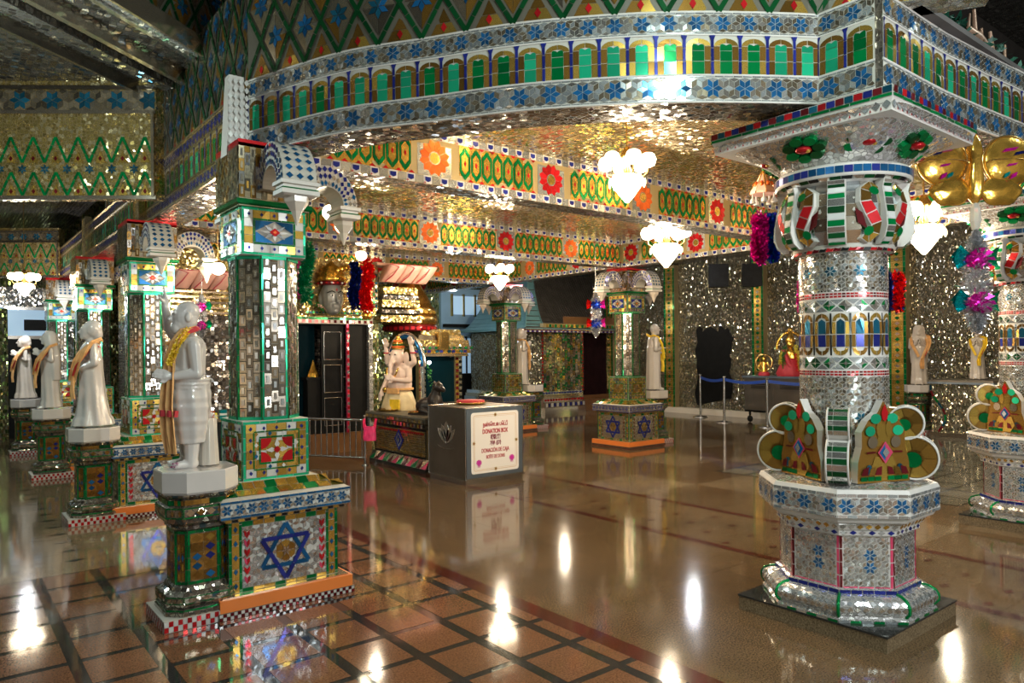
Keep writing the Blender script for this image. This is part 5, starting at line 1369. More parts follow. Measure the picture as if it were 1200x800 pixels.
# ------------------------------------------------------------------ elephant-headed deity
def ganesha():
    t=thing('elephant_deity_statue','pinkish seated elephant-headed deity with four arms and a striped crown on the altar table','statue',(5.2,9.12,.70),math.radians(-75)+PI/2*0)
    # local front = -Y
    p=[('e',(0,0,.36),(.19,.16,.17)),('e',(0,-.02,.50),(.17,.12,.13)),('c',(-.12,0,.60),(.12,0,.60),.065,.065),('e',(0,-.05,.76),(.105,.105,.12)),
       ('c',(0,-.13,.74),(.01,-.19,.64),.045,.036),('c',(.01,-.19,.64),(.02,-.20,.54),.036,.028),('c',(.02,-.20,.54),(-.03,-.21,.47),.028,.022),('c',(-.03,-.21,.47),(-.09,-.20,.50),.022,.018),
       ('e',(-.15,-.02,.73),(.075,.02,.10),(0,.0,.25)),('e',(.15,-.02,.73),(.075,.02,.10),(0,0,-.25)),
       ('c',(-.05,-.14,.68),(-.075,-.20,.66),.013,.008),('c',(.05,-.14,.68),(.075,-.20,.66),.013,.008),
       ('c',(-.04,-.02,.85),(.04,-.02,.85),.05,.05),
       # lower arms
       ('c',(-.17,0,.58),(-.24,-.03,.40),.052,.042),('c',(-.24,-.03,.40),(-.22,-.14,.27),.042,.03),
       ('c',(.17,0,.58),(.23,-.04,.42),.052,.042),('c',(.23,-.04,.42),(.10,-.19,.44),.042,.03),
       # upper arms
       ('c',(-.16,.02,.62),(-.27,.02,.68),.05,.04),('c',(-.27,.02,.68),(-.26,-.02,.88),.04,.03),
       ('c',(.16,.02,.62),(.27,.02,.68),.05,.04),('c',(.27,.02,.68),(.25,-.02,.90),.04,.03)]
    p+=hand_prims((-.22,-.15,.26),(0,-.4,-1),(-.3,-1,0),1.3,.3)+hand_prims((.09,-.19,.44),(-.6,-.4,.3),(0,-1,.4),1.3,.3)+hand_prims((-.26,-.02,.89),(0.1,-.1,1),(0,1,0),1.3,.4)+hand_prims((.25,-.02,.91),(-.1,-.1,1),(0,1,0),1.3,.4)
    sculpt('body',p,'statue_cream',t,.009,3)
    mb=MB(); mb.loft([ell_ring(z,0,-.02,rx,ry,40,8,.03) for z,rx,ry in ((0,.27,.20),(.04,.28,.21),(.12,.26,.19),(.20,.23,.17),(.25,.20,.165),(.27,.17,.15))],'cloth_cream',True); mb.box(.02,.2,-.225,-.20,.02,.16,'cloth_yellow'); c=mb.build('dhoti',t); c['label']='cream and yellow cloth wrapped round the legs'
    mb=MB(); 
    for i,(r,z,k) in enumerate(((.09,.86,'gold_foil'),(.094,.885,'t_orange'),(.088,.91,'t_green'),(.086,.935,'gold_foil'),(.07,.965,'t_orange'),(.05,.99,'gold_foil'))): mb.lathe([(r,z),(r*1.03,z+.012),(r*.95,z+.028),(r*.5,z+.03)],k,24,(0,-.03))
    mb.ball((0,-.03,1.02),(.03,.03,.04),'gold_foil'); mb.build('crown',t)
    mb=MB(); mb.tube([(.11*math.cos(a),-.14-.05*abs(math.sin(a)),.60-.16*math.sin(a)) for a in [PI*k/12 for k in range(13)]],.012,'gold_foil'); mb.ball((0,-.20,.43),(.03,.02,.04),'gold_foil')
    mb.build('necklace',t); mb=MB(); mb.lathe([(.20,.285),(.205,.30),(.20,.315)],'cloth_tan',32,(0,-.01)); mb.box(-.05,.16,-.21,-.17,.24,.31,'cloth_tan'); mb.ball((-.14,-.16,.29),(.04,.03,.04),'gold_foil')
    mb.build('belt',t)
    for s_ in (-1,1): mb=MB(); mb.lathe([(.043,.80),(.046,.81),(.043,.82)],'cloth_red',14,(s_*.265,0)); mb.build('armlet',t)
    mb=MB(); mb.box(-.03,.03,-.21,-.19,.72,.78,'ink') if False else None
    for s_ in (-1,1): mb=MB(); mb.ball((s_*.055,-.145,.79),(.015,.008,.010),'ink',8,6); mb.build('eye',t)
    # arch behind head
    mb=MB(); mb.tube([(.33*math.cos(a),.12,.62+.42*math.sin(a)) for a in [PI*k/18 for k in range(19)]],.03,'t_blue',8); mb.tube([(.38*math.cos(a),.12,.62+.47*math.sin(a)) for a in [PI*k/18 for k in range(19)]],.022,'mirror',8)
    for s_ in (-1,1): mb.tube([(s_*.33,.12,.0),(s_*.33,.12,.62)],.03,'mirror_cool',8)
    a_=mb.build('halo_arch',t); a_['label']='blue and silver arch behind the head'
ganesha()
def dark_figure():
    t=thing('bronze_animal_figure','dark bronze seated animal figure on the right end of the altar table','figure',(5.08,8.05,.70),math.radians(20))
    p=[('e',(0,.10,.11),(.13,.17,.11)),('e',(0,-.03,.17),(.10,.10,.14)),('c',(0,-.04,.22),(0,-.06,.32),.075,.062),('e',(0,-.08,.36),(.068,.075,.07)),('c',(0,-.12,.345),(0,-.17,.325),.042,.03),
       ('c',(-.06,-.08,.15),(-.06,-.13,.02),.035,.028),('c',(.06,-.08,.15),(.06,-.13,.02),.035,.028),('c',(-.06,-.13,.02),(-.06,-.17,.02),.026,.022),('c',(.06,-.13,.02),(.06,-.17,.02),.026,.022),
       ('c',(-.10,.10,.06),(-.10,0,.03),.05,.03),('c',(.10,.10,.06),(.10,0,.03),.05,.03),('e',(-.05,-.06,.42),(.02,.012,.028)),('e',(.05,-.06,.42),(.02,.012,.028)),('c',(0,.26,.06),(.10,.30,.03),.025,.014)]
    sculpt('body',p,'bronze',t,.008,3); mb=MB(); mb.box(-.15,.15,-.2,.3,0,.02,'bronze'); mb.build('base',t)
dark_figure()
# ------------------------------------------------------------------ sanctum with door
def sanctum():
    mb=MB(); mb.box(2.3,4.12,10.3,13,0,2.05,'mos_dark_ceiling'); mb.box(2.3,4.12,10.3,13,2.05,2.95,'mos_gold_wall');
    for k in range(5): mb.box(2.25,4.0,10.2+.0*k,10.32,2.06+k*.07,2.09+k*.07,'mirror_warm' if k%2 else 'mirror_dim')
    mb.box(5.36,5.5,10.3,13,0,2.95,'mos_green_wall'); mb.box(4.12,5.36,10.9,13,0,2.95,'mos_dark_ceiling'); mb.box(4.12,5.36,10.3,10.9,2.02,2.95,'mos_gold_wall'); mb.box(4.12,5.36,10.3,10.9,0,.3,'wood_step')
    struct(mb,'wall_sanctum','mirror mosaic wall of the inner sanctum behind the barrier rail','wall')
    t=thing('sanctum_door','black panelled double door in a mirrored frame behind the barrier rail','door',(4.12,10.3,.3))
    mb=MB(); 
    f=plane((0,-.03,0),(1,0,0),(0,0,1)); 
    for x0,x1 in ((-.02,.05),(1.19,1.26)): mb.box(x0,x1,-.03,.3,0,1.72,'mos_silver_light')
    mb.box(-.02,1.26,-.04,.3,1.66,1.76,'grout'); lay(mb,[(rect(.0+i*.05,1.67,.05+i*.05,1.72),('t_maroon','t_white')[i%2]) for i in range(25)]+[(rect(i*.1,1.725,.1+i*.1,1.755),'t_green') for i in range(12)],plane((0,-.042,0),(1,0,0),(0,0,1)),.004)
    mb.build('frame',t)
    mb=MB(); mb.box(.81,.85,-.045,-.005,0,1.66,'t_pink'); lay(mb,[(rect(.81,i*.06,.85,i*.06+.05),'mirror' if i%2 else 't_red') for i in range(27)],plane((0,-.047,0),(1,0,0),(0,0,1)),.004); mb.build('mullion',t)
    mb=MB(); mb.box(.44,.80,.05,.10,0,1.66,'black_wood')
    for z in (.12,.62,1.12):
        for a,b_ in (((.48,z),(.76,z)),((.48,z+.42),(.76,z+.42)),((.48,z),(.48,z+.42)),((.76,z),(.76,z+.42))): mb.tube([(a[0],.045,a[1]),(b_[0],.045,b_[1])],.006,'steel',4)
    d=mb.build('door_leaf',t); mb=MB(); mb.tube([(.79,.03,.85),(.86,.02,.85)],.008,'steel'); mb.build('handle',d)
    mb=MB(); mb.box(.86,1.19,.05,.10,0,1.66,'black_wood'); d=mb.build('door_leaf',t)
    mb=MB(); mb.box(.05,.44,.3,.35,0,1.66,'glass_dark'); mb.build('inner_panel',t)
    t=thing('door_cabinet','small dark cabinet with a gold pyramid figure inside the sanctum doorway','cabinet',(4.42,10.42,.3)); mb=MB(); mb.box(-.06,.16,-.02,.14,0,.82,'black_wood'); mb.box(-.09,.19,-.04,.16,.82,.86,'black_wood'); mb.build('cabinet_body',t)
    mb=MB(); mb.lathe([(.08,.86),(.07,.92),(.045,.98),(.025,1.04),(.005,1.12)],'gold_foil',8,(.06,.05),False,fold=4,fa=.1); mb.build('gold_pyramid',t)
sanctum()
def deity_panel():
    t=thing('deity_panel','mosaic panel above the sanctum door carrying a grey deity head with a gold crown','panel',(4.2,10.2,2.1))
    mb=MB(); o=[(0,.04),(.06,0),(1.17,0),(1.24,.1),(1.24,.76),(1.2,.8),(0,.8)]
    mb.extrude(o,lambda x,z,h:Vector((x,.09-h,z)),.09,'mos_gold_wall','mos_silver_light')
    f=plane((0,-.002,0),(1,0,0),(0,0,1)); tt=[(rect(.06+i*.05,.008,.10+i*.05,.04),('t_green','t_teal')[i%2]) for i in range(22)]+[(rect(1.19,.12+i*.06,1.23,.17+i*.06),('t_teal','mirror_cool')[i%2]) for i in range(10)]+[(rect(1.15,.12+i*.06,1.18,.17+i*.06),('mirror','t_green')[i%2]) for i in range(10)]
    lay(mb,tt,f,.004); mb.build('board',t)
    c=(.40,-.14,.22)
    p=[('e',c,(.125,.13,.175)),('e',(c[0],c[1]-.03,c[2]-.10),(.09,.10,.09)),('c',(c[0],c[1]-.125,c[2]+.02),(c[0],c[1]-.165,c[2]-.045),.014,.024),('c',(c[0]-.03,c[1]-.125,c[2]-.095),(c[0]+.03,c[1]-.125,c[2]-.095),.014,.014),('c',(c[0]-.022,c[1]-.12,c[2]-.115),(c[0]+.022,c[1]-.12,c[2]-.115),.014,.014),('e',(c[0],c[1]-.10,c[2]-.15),(.03,.03,.025)),('e',(c[0]-.125,c[1]+.02,c[2]-.02),(.015,.03,.06)),('e',(c[0]+.125,c[1]+.02,c[2]-.02),(.015,.03,.06))]
    h=sculpt('head',p,'face_grey',t,.008,3); h['label']='grey face'; HS=1.38; off=Vector(c)*(1-HS)+Vector((0,0,.02)); h.scale=(HS,)*3; h.location=off
    mb=MB()
    for s_ in (-1,1):
        mb=MB(); mb.ball((c[0]+s_*.048,c[1]-.118,c[2]+.015),(.026,.012,.011),'eye_white',12,8); mb.ball((c[0]+s_*.048,c[1]-.127,c[2]+.014),(.010,.006,.010),'ink',8,6)
        mb.tube([(c[0]+s_*.018,c[1]-.128,c[2]+.045),(c[0]+s_*.05,c[1]-.126,c[2]+.062),(c[0]+s_*.095,c[1]-.10,c[2]+.04)],.005,'ink',6); mb.build('eye',h)
    b2=MB(); b2.ball((c[0],c[1]-.132,c[2]+.075),(.008,.004,.014),'cloth_red',8,6); b2.build('forehead_mark',h)
    mb=MB(); mb.lathe([(.135,.41),(.15,.42),(.15,.46),(.135,.47)],'t_maroon',28,c[:2]); mb.lathe([(.14,.47),(.16,.50),(.13,.54),(.14,.58),(.10,.62),(.10,.66),(.05,.70),(.01,.76)],'gold_foil',28,c[:2],fold=8,fa=.06)
    for k in range(9): a=PI+PI*k/8; mb.ball((c[0]+.15*math.cos(a),c[1]+.15*math.sin(a),.44),.014,'t_white' if k%2 else 't_red',8,6)
    for k in range(3): mb.ball((c[0]+.02+.05*k,c[1]-.12,.62+.02*k),(.035,.03,.05),'gold_foil',10,8)
    cw=mb.build('crown',t); cw.scale=(HS,HS,1.05); cw.location=Vector((off.x,off.y,-.02))
    mb=MB(); tinsel(mb,[(.18,-.12,.14),(.25,-.15,.08),(.34,-.16,.05)],.05,'leaf_green',160,.06); tinsel(mb,[(.2,-.15,.12),(.32,-.18,.05)],.035,'lotus_pink',90,.06); mb.build('flowers',t)
deity_panel()
def garland(lab,path,r,k,loc,tip='gold_foil',mixk=None):
    t=thing('tinsel_garland',lab,'garland',loc,0); mb=MB(); tinsel(mb,path,r,k,1100,.07)
    if mixk: tinsel(mb,path,r,mixk,160,.07)
    mb.tube(path,r*.25,k,6); mb.build('strands',t)
    if tip:
        mb=MB(); e=Vector(path[-1]); 
        for q in range(5): a=2*PI*q/5; mb.ball(e+Vector((.05*math.cos(a),.05*math.sin(a),-.10)),(.035,.035,.06),tip,8,6)
        mb.build('bell_tip',t)
path=lambda h,s_=.03: [(s_*math.sin(k*1.1),0,-h*k/6) for k in range(7)]
garland('magenta tinsel garland with a gold tip left of the deity head',path(.78),.15,'foil_magenta',(3.90,9.9,3.08),mixk='foil_silver')
garland('green tinsel garland hanging beside the magenta one',path(.78,.04),.13,'foil_green',(4.16,9.95,3.06),None,mixk='foil_silver')
garland('dark blue tinsel garland hanging over the right half of the deity face',path(.6),.10,'foil_navy',(4.80,9.70,2.80),None,mixk='foil_blue')
garland('red tinsel garland with a gold tip right of the deity face',path(.68),.13,'foil_red',(4.97,9.68,2.84),mixk='foil_red')
garland('purple and magenta tinsel garland under the small canopy left of the large round pillar',path(.30,.01),.075,'foil_magenta',(4.90,3.13,2.50),None,mixk='foil_magenta')
garland('blue tinsel garland hanging beside the purple one near the large round pillar',path(.30,.01),.06,'foil_blue',(4.975,3.07,2.50),None,mixk='foil_teal')
garland('magenta tinsel strand at the left edge of the large round pillar',path(.33,.01),.06,'foil_magenta',(8.1,4.62,2.3),None)
garland('red and blue tinsel strand just right of the large round pillar',path(.35,.01),.09,'foil_red',(8.28,3.60,2.3),None,mixk='foil_navy')
garland('dark blue tinsel strand just right of the large round pillar',path(.35,.01),.09,'foil_navy',(8.16,3.68,2.3),None)
# lotus canopies
def lotus_canopy(lab,loc,n,rz=0.,sc=1.):
    t=thing('lotus_canopy',lab,'canopy',loc,rz); t.scale=(sc,)*3; mb=MB(); mb.box(0,n*.28+.1,.0,.3,.26,.30,'lotus_pink'); mb.build('ledge',t)
    for i in range(n):
        x=i*.28+.17
        mb=MB(); rings=[]
        for j in range(8):
            k=j/7; z=.26-.26*k; dep=.0-.16*math.sin((1-k)*1.5)-.02; wd=.15*(1-.15*k); sh=.10*(1-k)
            rings.append([(x+sh+wd*math.cos(PI*q/10),dep-.06*math.sin(PI*q/10)*(1 if q not in(0,10) else 0),z) for q in range(11)]+[(x+sh-wd,.04,z),(x+sh+wd,.04,z)])
        mb.loft(rings,'lotus_pink',True); b_=mb.build('petal',t)
        mb=MB(); mb.tube([(x+.10-.15,-.2,.27),(x+.08,-.24,.22),(x+.0,-.2,.1),(x-.08,-.08,.0)],.010,'lotus_edge',6); mb.tube([(x+.10+.15,-.18,.26),(x+.10,-.25,.262),(x+.10-.15,-.18,.26)],.009,'lotus_edge',6); mb.build('petal_edge',b_)
lotus_canopy('pink lotus petal canopy with red edges above the gold dome',(5.38,10.1,2.62),3)
lotus_canopy('pink lotus petal canopy partly hidden behind the nearest statue',(2.35,10.1,2.38),3,0,.85)
# ------------------------------------------------------------------ golden domed shrine
def gold_shrine():
    t=thing('domed_shrine','golden domed shrine with a dark glass front behind the donation box','shrine',(6.62,10.35,0))
    mb=MB(); mb.box(-.45,.45,-.1,.7,0,.62,'mos_gold_wall'); mb.box(-.50,.50,-.15,.75,.60,.68,'mos_soffit'); mb.build('base',t)
    for x in (-.42,.30):
        mb=MB(); mb.box(x,x+.13,-.1,.0,.68,1.45,'grout_gold'); lay(mb,[(rect(0,i*.05,.065,i*.05+.05),('t_maroon','t_gold')[i%2]) for i in range(15)]+[(rect(.065,i*.05,.13,i*.05+.05),('mirror','t_black')[i%2]) for i in range(15)],plane((x,-.103,.68),(1,0,0),(0,0,1)),.004); mb.build('pillar',t)
    mb=MB(); mb.box(-.29,.30,-.06,.6,.68,1.45,'glass_dark'); g=mb.build('glass_front',t); g['label']='dark blue glass front'
    mb=MB()
    for i,(h,z0,z1,k) in enumerate(((.52,1.45,1.50,'mirror_dim'),(.56,1.50,1.56,'t_gold'),(.60,1.56,1.62,'mirror_warm'),(.54,1.62,1.72,'mos_gold_wall'),(.46,1.72,1.80,'mirror_warm'),(.40,1.80,1.90,'mos_gold_wall'))):
        mb.loft([[(-h,-h*.35,z0),(h,-h*.35,z0),(h,.8,z0),(-h,.8,z0)],[(-h+.02,-h*.35+.01,z1),(h-.02,-h*.35+.01,z1),(h-.02,.8,z1),(-h+.02,.8,z1)]],k)
    lay(mb,[(rect(-.56+i*.08,1.505,-.49+i*.08,1.555),('t_navy','t_gold','t_teal')[i%3]) for i in range(14)],plane((0,-.2,0),(1,0,0),(0,0,1)),.004); lay(mb,[(rect(-.6+i*.06,1.57,-.55+i*.06,1.61),('mirror','t_green')[i%2]) for i in range(20)],plane((0,-.215,0),(1,0,0),(0,0,1)),.004)
    mb.box(-.12,.08,-.24,-.20,1.56,1.85,'brass'); mb.build('cornice',t)
    mb=MB(); mb.lathe([(.42,1.86),(.46,1.88),(.46,1.95),(.44,1.97)],'t_maroon',32,(-.35,.3)); f=cylmap(-.35,.3,.46,1.885); Lq=2*PI*.46; lay(mb,[(rect(Lq*i/30+.015,0,Lq*(i+1)/30-.015,.06),'t_red') for i in range(30)],f,.004)
    mb.lathe([(.43,1.97),(.47,2.0),(.48,2.08),(.46,2.14),(.42,2.16),(.44,2.20),(.43,2.26),(.38,2.30),(.36,2.34),(.33,2.42),(.27,2.52),(.20,2.64),(.12,2.76),(.07,2.84),(.04,2.92),(.015,2.99)],'brass',40,(-.35,.3)); d=mb.build('dome',t); d['label']='stepped golden dome'
    f=cylmap(-.35,.3,.45,2.16); mb=MB(); lay(mb,[(rect(Lq*i/26+.01,0,Lq*(i+1)/26-.01,.05),'t_gold') for i in range(26)],f,.004); mb.build('dome_tiles',d)
    mb=MB()
    for j,(z,k) in enumerate(((2.0,'mos_gold_wall'),(2.14,'mos_dark_ceiling'),(2.24,'mos_gold_wall'),(2.36,'mos_dark_ceiling'),(2.44,'mos_gold_wall'))): mb.box(-1.15,-.42-.03*j,-.2-.02*j,.3,z,z+(.11 if k=='mos_gold_wall' else .06),k)
    mb.build('side_roof',t)
    tt=thing('hanging_plant_lights','small string of green leaves and lights in front of the dark glass','plant lights',(6.32,10.15,.9)); mb=MB(); tinsel(mb,[(0,0,.4),(.03,0,.2),(.1,0,0)],.05,'leaf_green',80,.08); mb.build('leaves',tt); mb=MB(); mb.ball((0,-.03,.45),.03,'bulb_cool',10,8); mb.build('bulb',tt); mb=MB(); mb.ball((.12,-.03,-.08),.015,'bulb_warm',8,6); mb.build('bulb',tt)
gold_shrine()
# ------------------------------------------------------------------ barrier rail and bag
def rail():
    t=thing('barrier_rail','low steel barrier rail in front of the sanctum door','railing',(0,0,0)); a,b_=Vector((4.53,8.9,0)),Vector((3.75,10.15,0)); d=b_-a
    mb=MB(); mb.tube([a+Vector((0,0,.61)),b_+Vector((0,0,.61))],.02,'steel'); mb.tube([a+Vector((0,0,.10)),b_+Vector((0,0,.10))],.015,'steel'); mb.build('rail',t)
    for k in range(16): mb=MB(); p=a+d*(k+.5)/16; mb.tube([p+Vector((0,0,.10)),p+Vector((0,0,.61))],.009,'steel',6); mb.build('bar',t)
    for p in (a,b_): mb=MB(); mb.tube([p,p+Vector((0,0,.66))],.018,'steel'); mb.ball(p+Vector((0,0,.66)),.022,'steel',10,8); mb.lathe([(.05,0),(.05,.012),(.02,.02)],'steel',16,(p.x,p.y)); mb.build('post',t)
rail()
def bag():
    t=thing('plastic_bag','bright pink plastic bag hanging on the barrier rail','bag',(4.55,8.80,.32)); mb=MB(); rings=[]
    for j in range(9):
        k=j/8; w_=.115*(1-.12*k)*(.9 if j==0 else 1); rings.append([(w_*math.cos(2*PI*q/20)*.8+.0,.035*(1+.3*math.sin(q*2.3+j))*math.sin(2*PI*q/20),.02+.19*k) for q in range(20)])
    mb.loft(rings,'plastic_pink',True); mb.build('body',t)
    for s_ in (-1,1): mb=MB(); ribbon(mb,[(s_*.065,0,.19),(s_*.075,0,.25),(s_*.08,.03,.31)],[.05,.035,.03],.012,'plastic_pink',side=(1,0,0)); mb.build('handle',t)
    t.rotation_euler.z=math.radians(-40)
bag()
# ------------------------------------------------------------------ stanchions with belt
def stanchion():
    t=thing('stanchion','chrome stanchion nearest the large round pillar','stanchion',(12.6,7.92,0),0,'chrome belt stanchions')
    mb=MB(); mb.lathe([(.17,0),(.17,.015),(.12,.03),(.03,.04)],'steel',28); mb.build('base',t); mb=MB(); mb.tube([(0,0,.03),(0,0,.93)],.026,'steel',12); mb.ball((0,0,.95),(.035,.035,.03),'steel'); mb.build('pole',t); return t
S_=stanchion(); dup(S_,'middle one of the three chrome stanchions along the right wall',(12.86,9.08,0)); dup(S_,'chrome stanchion farthest from the large round pillar',(13.55,10.2,0))
for a,b_,lab in (((12.6,7.92),(12.86,9.08),'blue belt between the two nearer chrome stanchions'),((12.86,9.08),(13.55,10.2),'blue belt between the two farther chrome stanchions'),((12.6,7.92),(12.9,6.6),'blue belt running behind the large round pillar')):
    mb=MB(); n=10; A,B=Vector((*a,.90)),Vector((*b_,.90)); rings=[]
    for k in range(n+1): p=A.lerp(B,k/n)-Vector((0,0,.05*math.sin(PI*k/n))); rings.append([p+Vector((0,0,-.03)),p+Vector((.006,0,-.03)),p+Vector((.006,0,.03)),p+Vector((0,0,.03))])
    mb.loft(rings,'belt_blue'); o=mb.build('barrier_belt'); tag(o,lab,'belt','blue stanchion belts')
# ------------------------------------------------------------------ cart with deity figures
def cart():
    t=thing('metal_cabinet_cart','grey metal cabinet on casters against the right wall','cabinet',(13.3,8.78,0)); t.rotation_euler.z=-PI/2
    mb=MB(); mb.box(-.1,1.3,-.0,.5,.22,.93,'brushed_steel'); mb.box(-.14,1.34,-.04,.54,.93,.97,'steel_blue'); mb.box(-.1,1.3,-.01,.0,.22,.26,'black_paint'); mb.build('body',t)
    for x0 in (.0,.66):
        mb=MB(); mb.box(x0,x0+.56,-.02,0,.30,.88,'brushed_steel')
        for k in range(4): mb.box(x0+.06,x0+.5,-.025,-.018,.72+k*.035,.735+k*.035,'black_paint')
        mb.build('door',t)
    for x in (-.02,1.2):
        for y in (.06,.44): mb=MB(); mb.tube([(x,y,.22),(x,y,.12)],.02,'black_paint',6); mb.lathe([(.01,-.03),(.07,-.03),(.07,.03),(.01,.03)],'black_paint',16); 
        mb=MB(); mb.tube([(x,.06,.22),(x,.06,.14)],.025,'black_paint',6); mb.ball((x,.06,.07),(.07,.03,.07),'black_paint'); mb.build('caster',t)
cart()
def red_deity():
    t=thing('garlanded_deity','seated golden deity in red cloth with green and yellow garlands on the metal cabinet','deity figure',(13.55,7.98,.972)); t.rotation_euler.z=math.radians(-60)
    p=[('c',(0,0,.1),(0,0,.45),.17,.11),('c',(-.12,0,.48),(.12,0,.48),.06,.06),('e',(0,-.02,.64),(.075,.08,.09)),('c',(-.16,0,.46),(-.2,-.08,.28),.04,.035),('c',(.16,0,.46),(.2,-.08,.28),.04,.035)]
    sculpt('body',p,'gold_foil',t,.012,2)
    mb=MB(); mb.lathe([(.26,0),(.28,.06),(.22,.2),(.16,.32),(.12,.36)],'cloth_red',30,fold=9,fa=.06); mb.tube([(-.13,-.05,.52),(-.05,-.16,.3),(.05,-.2,.1)],.05,'cloth_red'); mb.build('robe',t)
    mb=MB(); mb.lathe([(.09,.68),(.1,.72),(.07,.78),(.05,.84),(.01,.9)],'gold_foil',20); mb.tube([(.26*math.cos(a),.08,.55+.34*math.sin(a)) for a in [PI*k/14-.2 for k in range(16)]],.03,'gold_foil'); mb.ball((0,.08,.93),(.05,.04,.06),'gold_foil'); mb.build('crown_arch',t)
    mb=MB(); tinsel(mb,[(-.1,-.1,.6),(-.13,-.16,.4),(-.12,-.2,.1)],.05,'leaf_green',200,.06); tinsel(mb,[(.1,-.1,.6),(.15,-.16,.4),(.18,-.2,.1)],.055,'flower_yellow',260,.05); tinsel(mb,[(-.16,-.1,.5),(-.2,-.16,.25)],.05,'flower_yellow',120,.05); tinsel(mb,[(.1,-.16,.45),(.12,-.22,.1)],.04,'flower_red',120,.05); mb.build('flower_garland',t)
    t=thing('small_gold_deity','small golden deity in a ring arch beside the garlanded deity','deity figure',(13.45,8.52,.972)); t.rotation_euler.z=math.radians(-60)
    p=[('c',(0,0,.06),(0,0,.26),.07,.05),('e',(0,0,.35),(.045,.045,.055)),('c',(-.07,0,.27),(-.12,-.04,.18),.022,.02),('c',(.07,0,.27),(.12,-.04,.18),.022,.02)]
    sculpt('body',p,'gold_foil',t,.009,2); mb=MB(); mb.tube([(.16*math.cos(a),.03,.27+.17*math.sin(a)) for a in [2*PI*k/18 for k in range(19)]],.02,'brass'); mb.lathe([(.11,0),(.12,.03),(.09,.08)],'cloth_red',16); mb.build('ring_arch',t)
red_deity()
# mosaic altar on the right
def altar_right():
    t=thing('mosaic_altar','silver mosaic altar block with a grey top in front of the right wall','altar',(13.4,4.35,0))
    mb=MB(); mb.box(0,.75,0,.92,.06,.90,'mos_silver_wall'); mb.box(-.03,.75,-.02,.94,0,.07,'mirror_dim')
    f=plane((-.004,.92,.06),(0,-1,0),(0,0,1)); tt=[]
    for k in range(9): a=k/8; tt+=split_strip((.1+.12*math.sin(a*5),.02+.1*k),(.1+.12*math.sin((a+.125)*5),.12+.1*k),.035,1,('t_maroon','t_teal','t_green')[k%3]) if k<8 else []
    lay(mb,tt,f,.004); mb.build('body',t)
    mb=MB(); mb.box(-.05,.78,-.04,.97,.90,.93,'steel_blue'); mb.box(-.03,.78,-.02,.95,.93,.965,'brushed_steel'); mb.build('top',t)
altar_right()
# speakers
for i,(x,y) in enumerate(((12.55,9.0),(13.05,8.55))):
    t=thing('loudspeaker',('left' if i==0 else 'right')+' one of two black loudspeakers hanging high before the right mirror wall','speaker',(x,y,2.80),math.radians(-42),'hanging loudspeakers')
    mb=MB(); mb.loft([[(-.2,-.12,z),(.2,-.12,z),(.14,.16,z),(-.14,.16,z)] for z in (0,.46)],'black_paint'); mb.build('cabinet',t); mb=MB(); mb.box(-.18,.18,-.135,-.12,.03,.43,'black_wood'); mb.build('grille',t); mb=MB(); mb.tube([(0,0,.46),(0,0,.82)],.015,'black_paint'); mb.build('bracket',t)
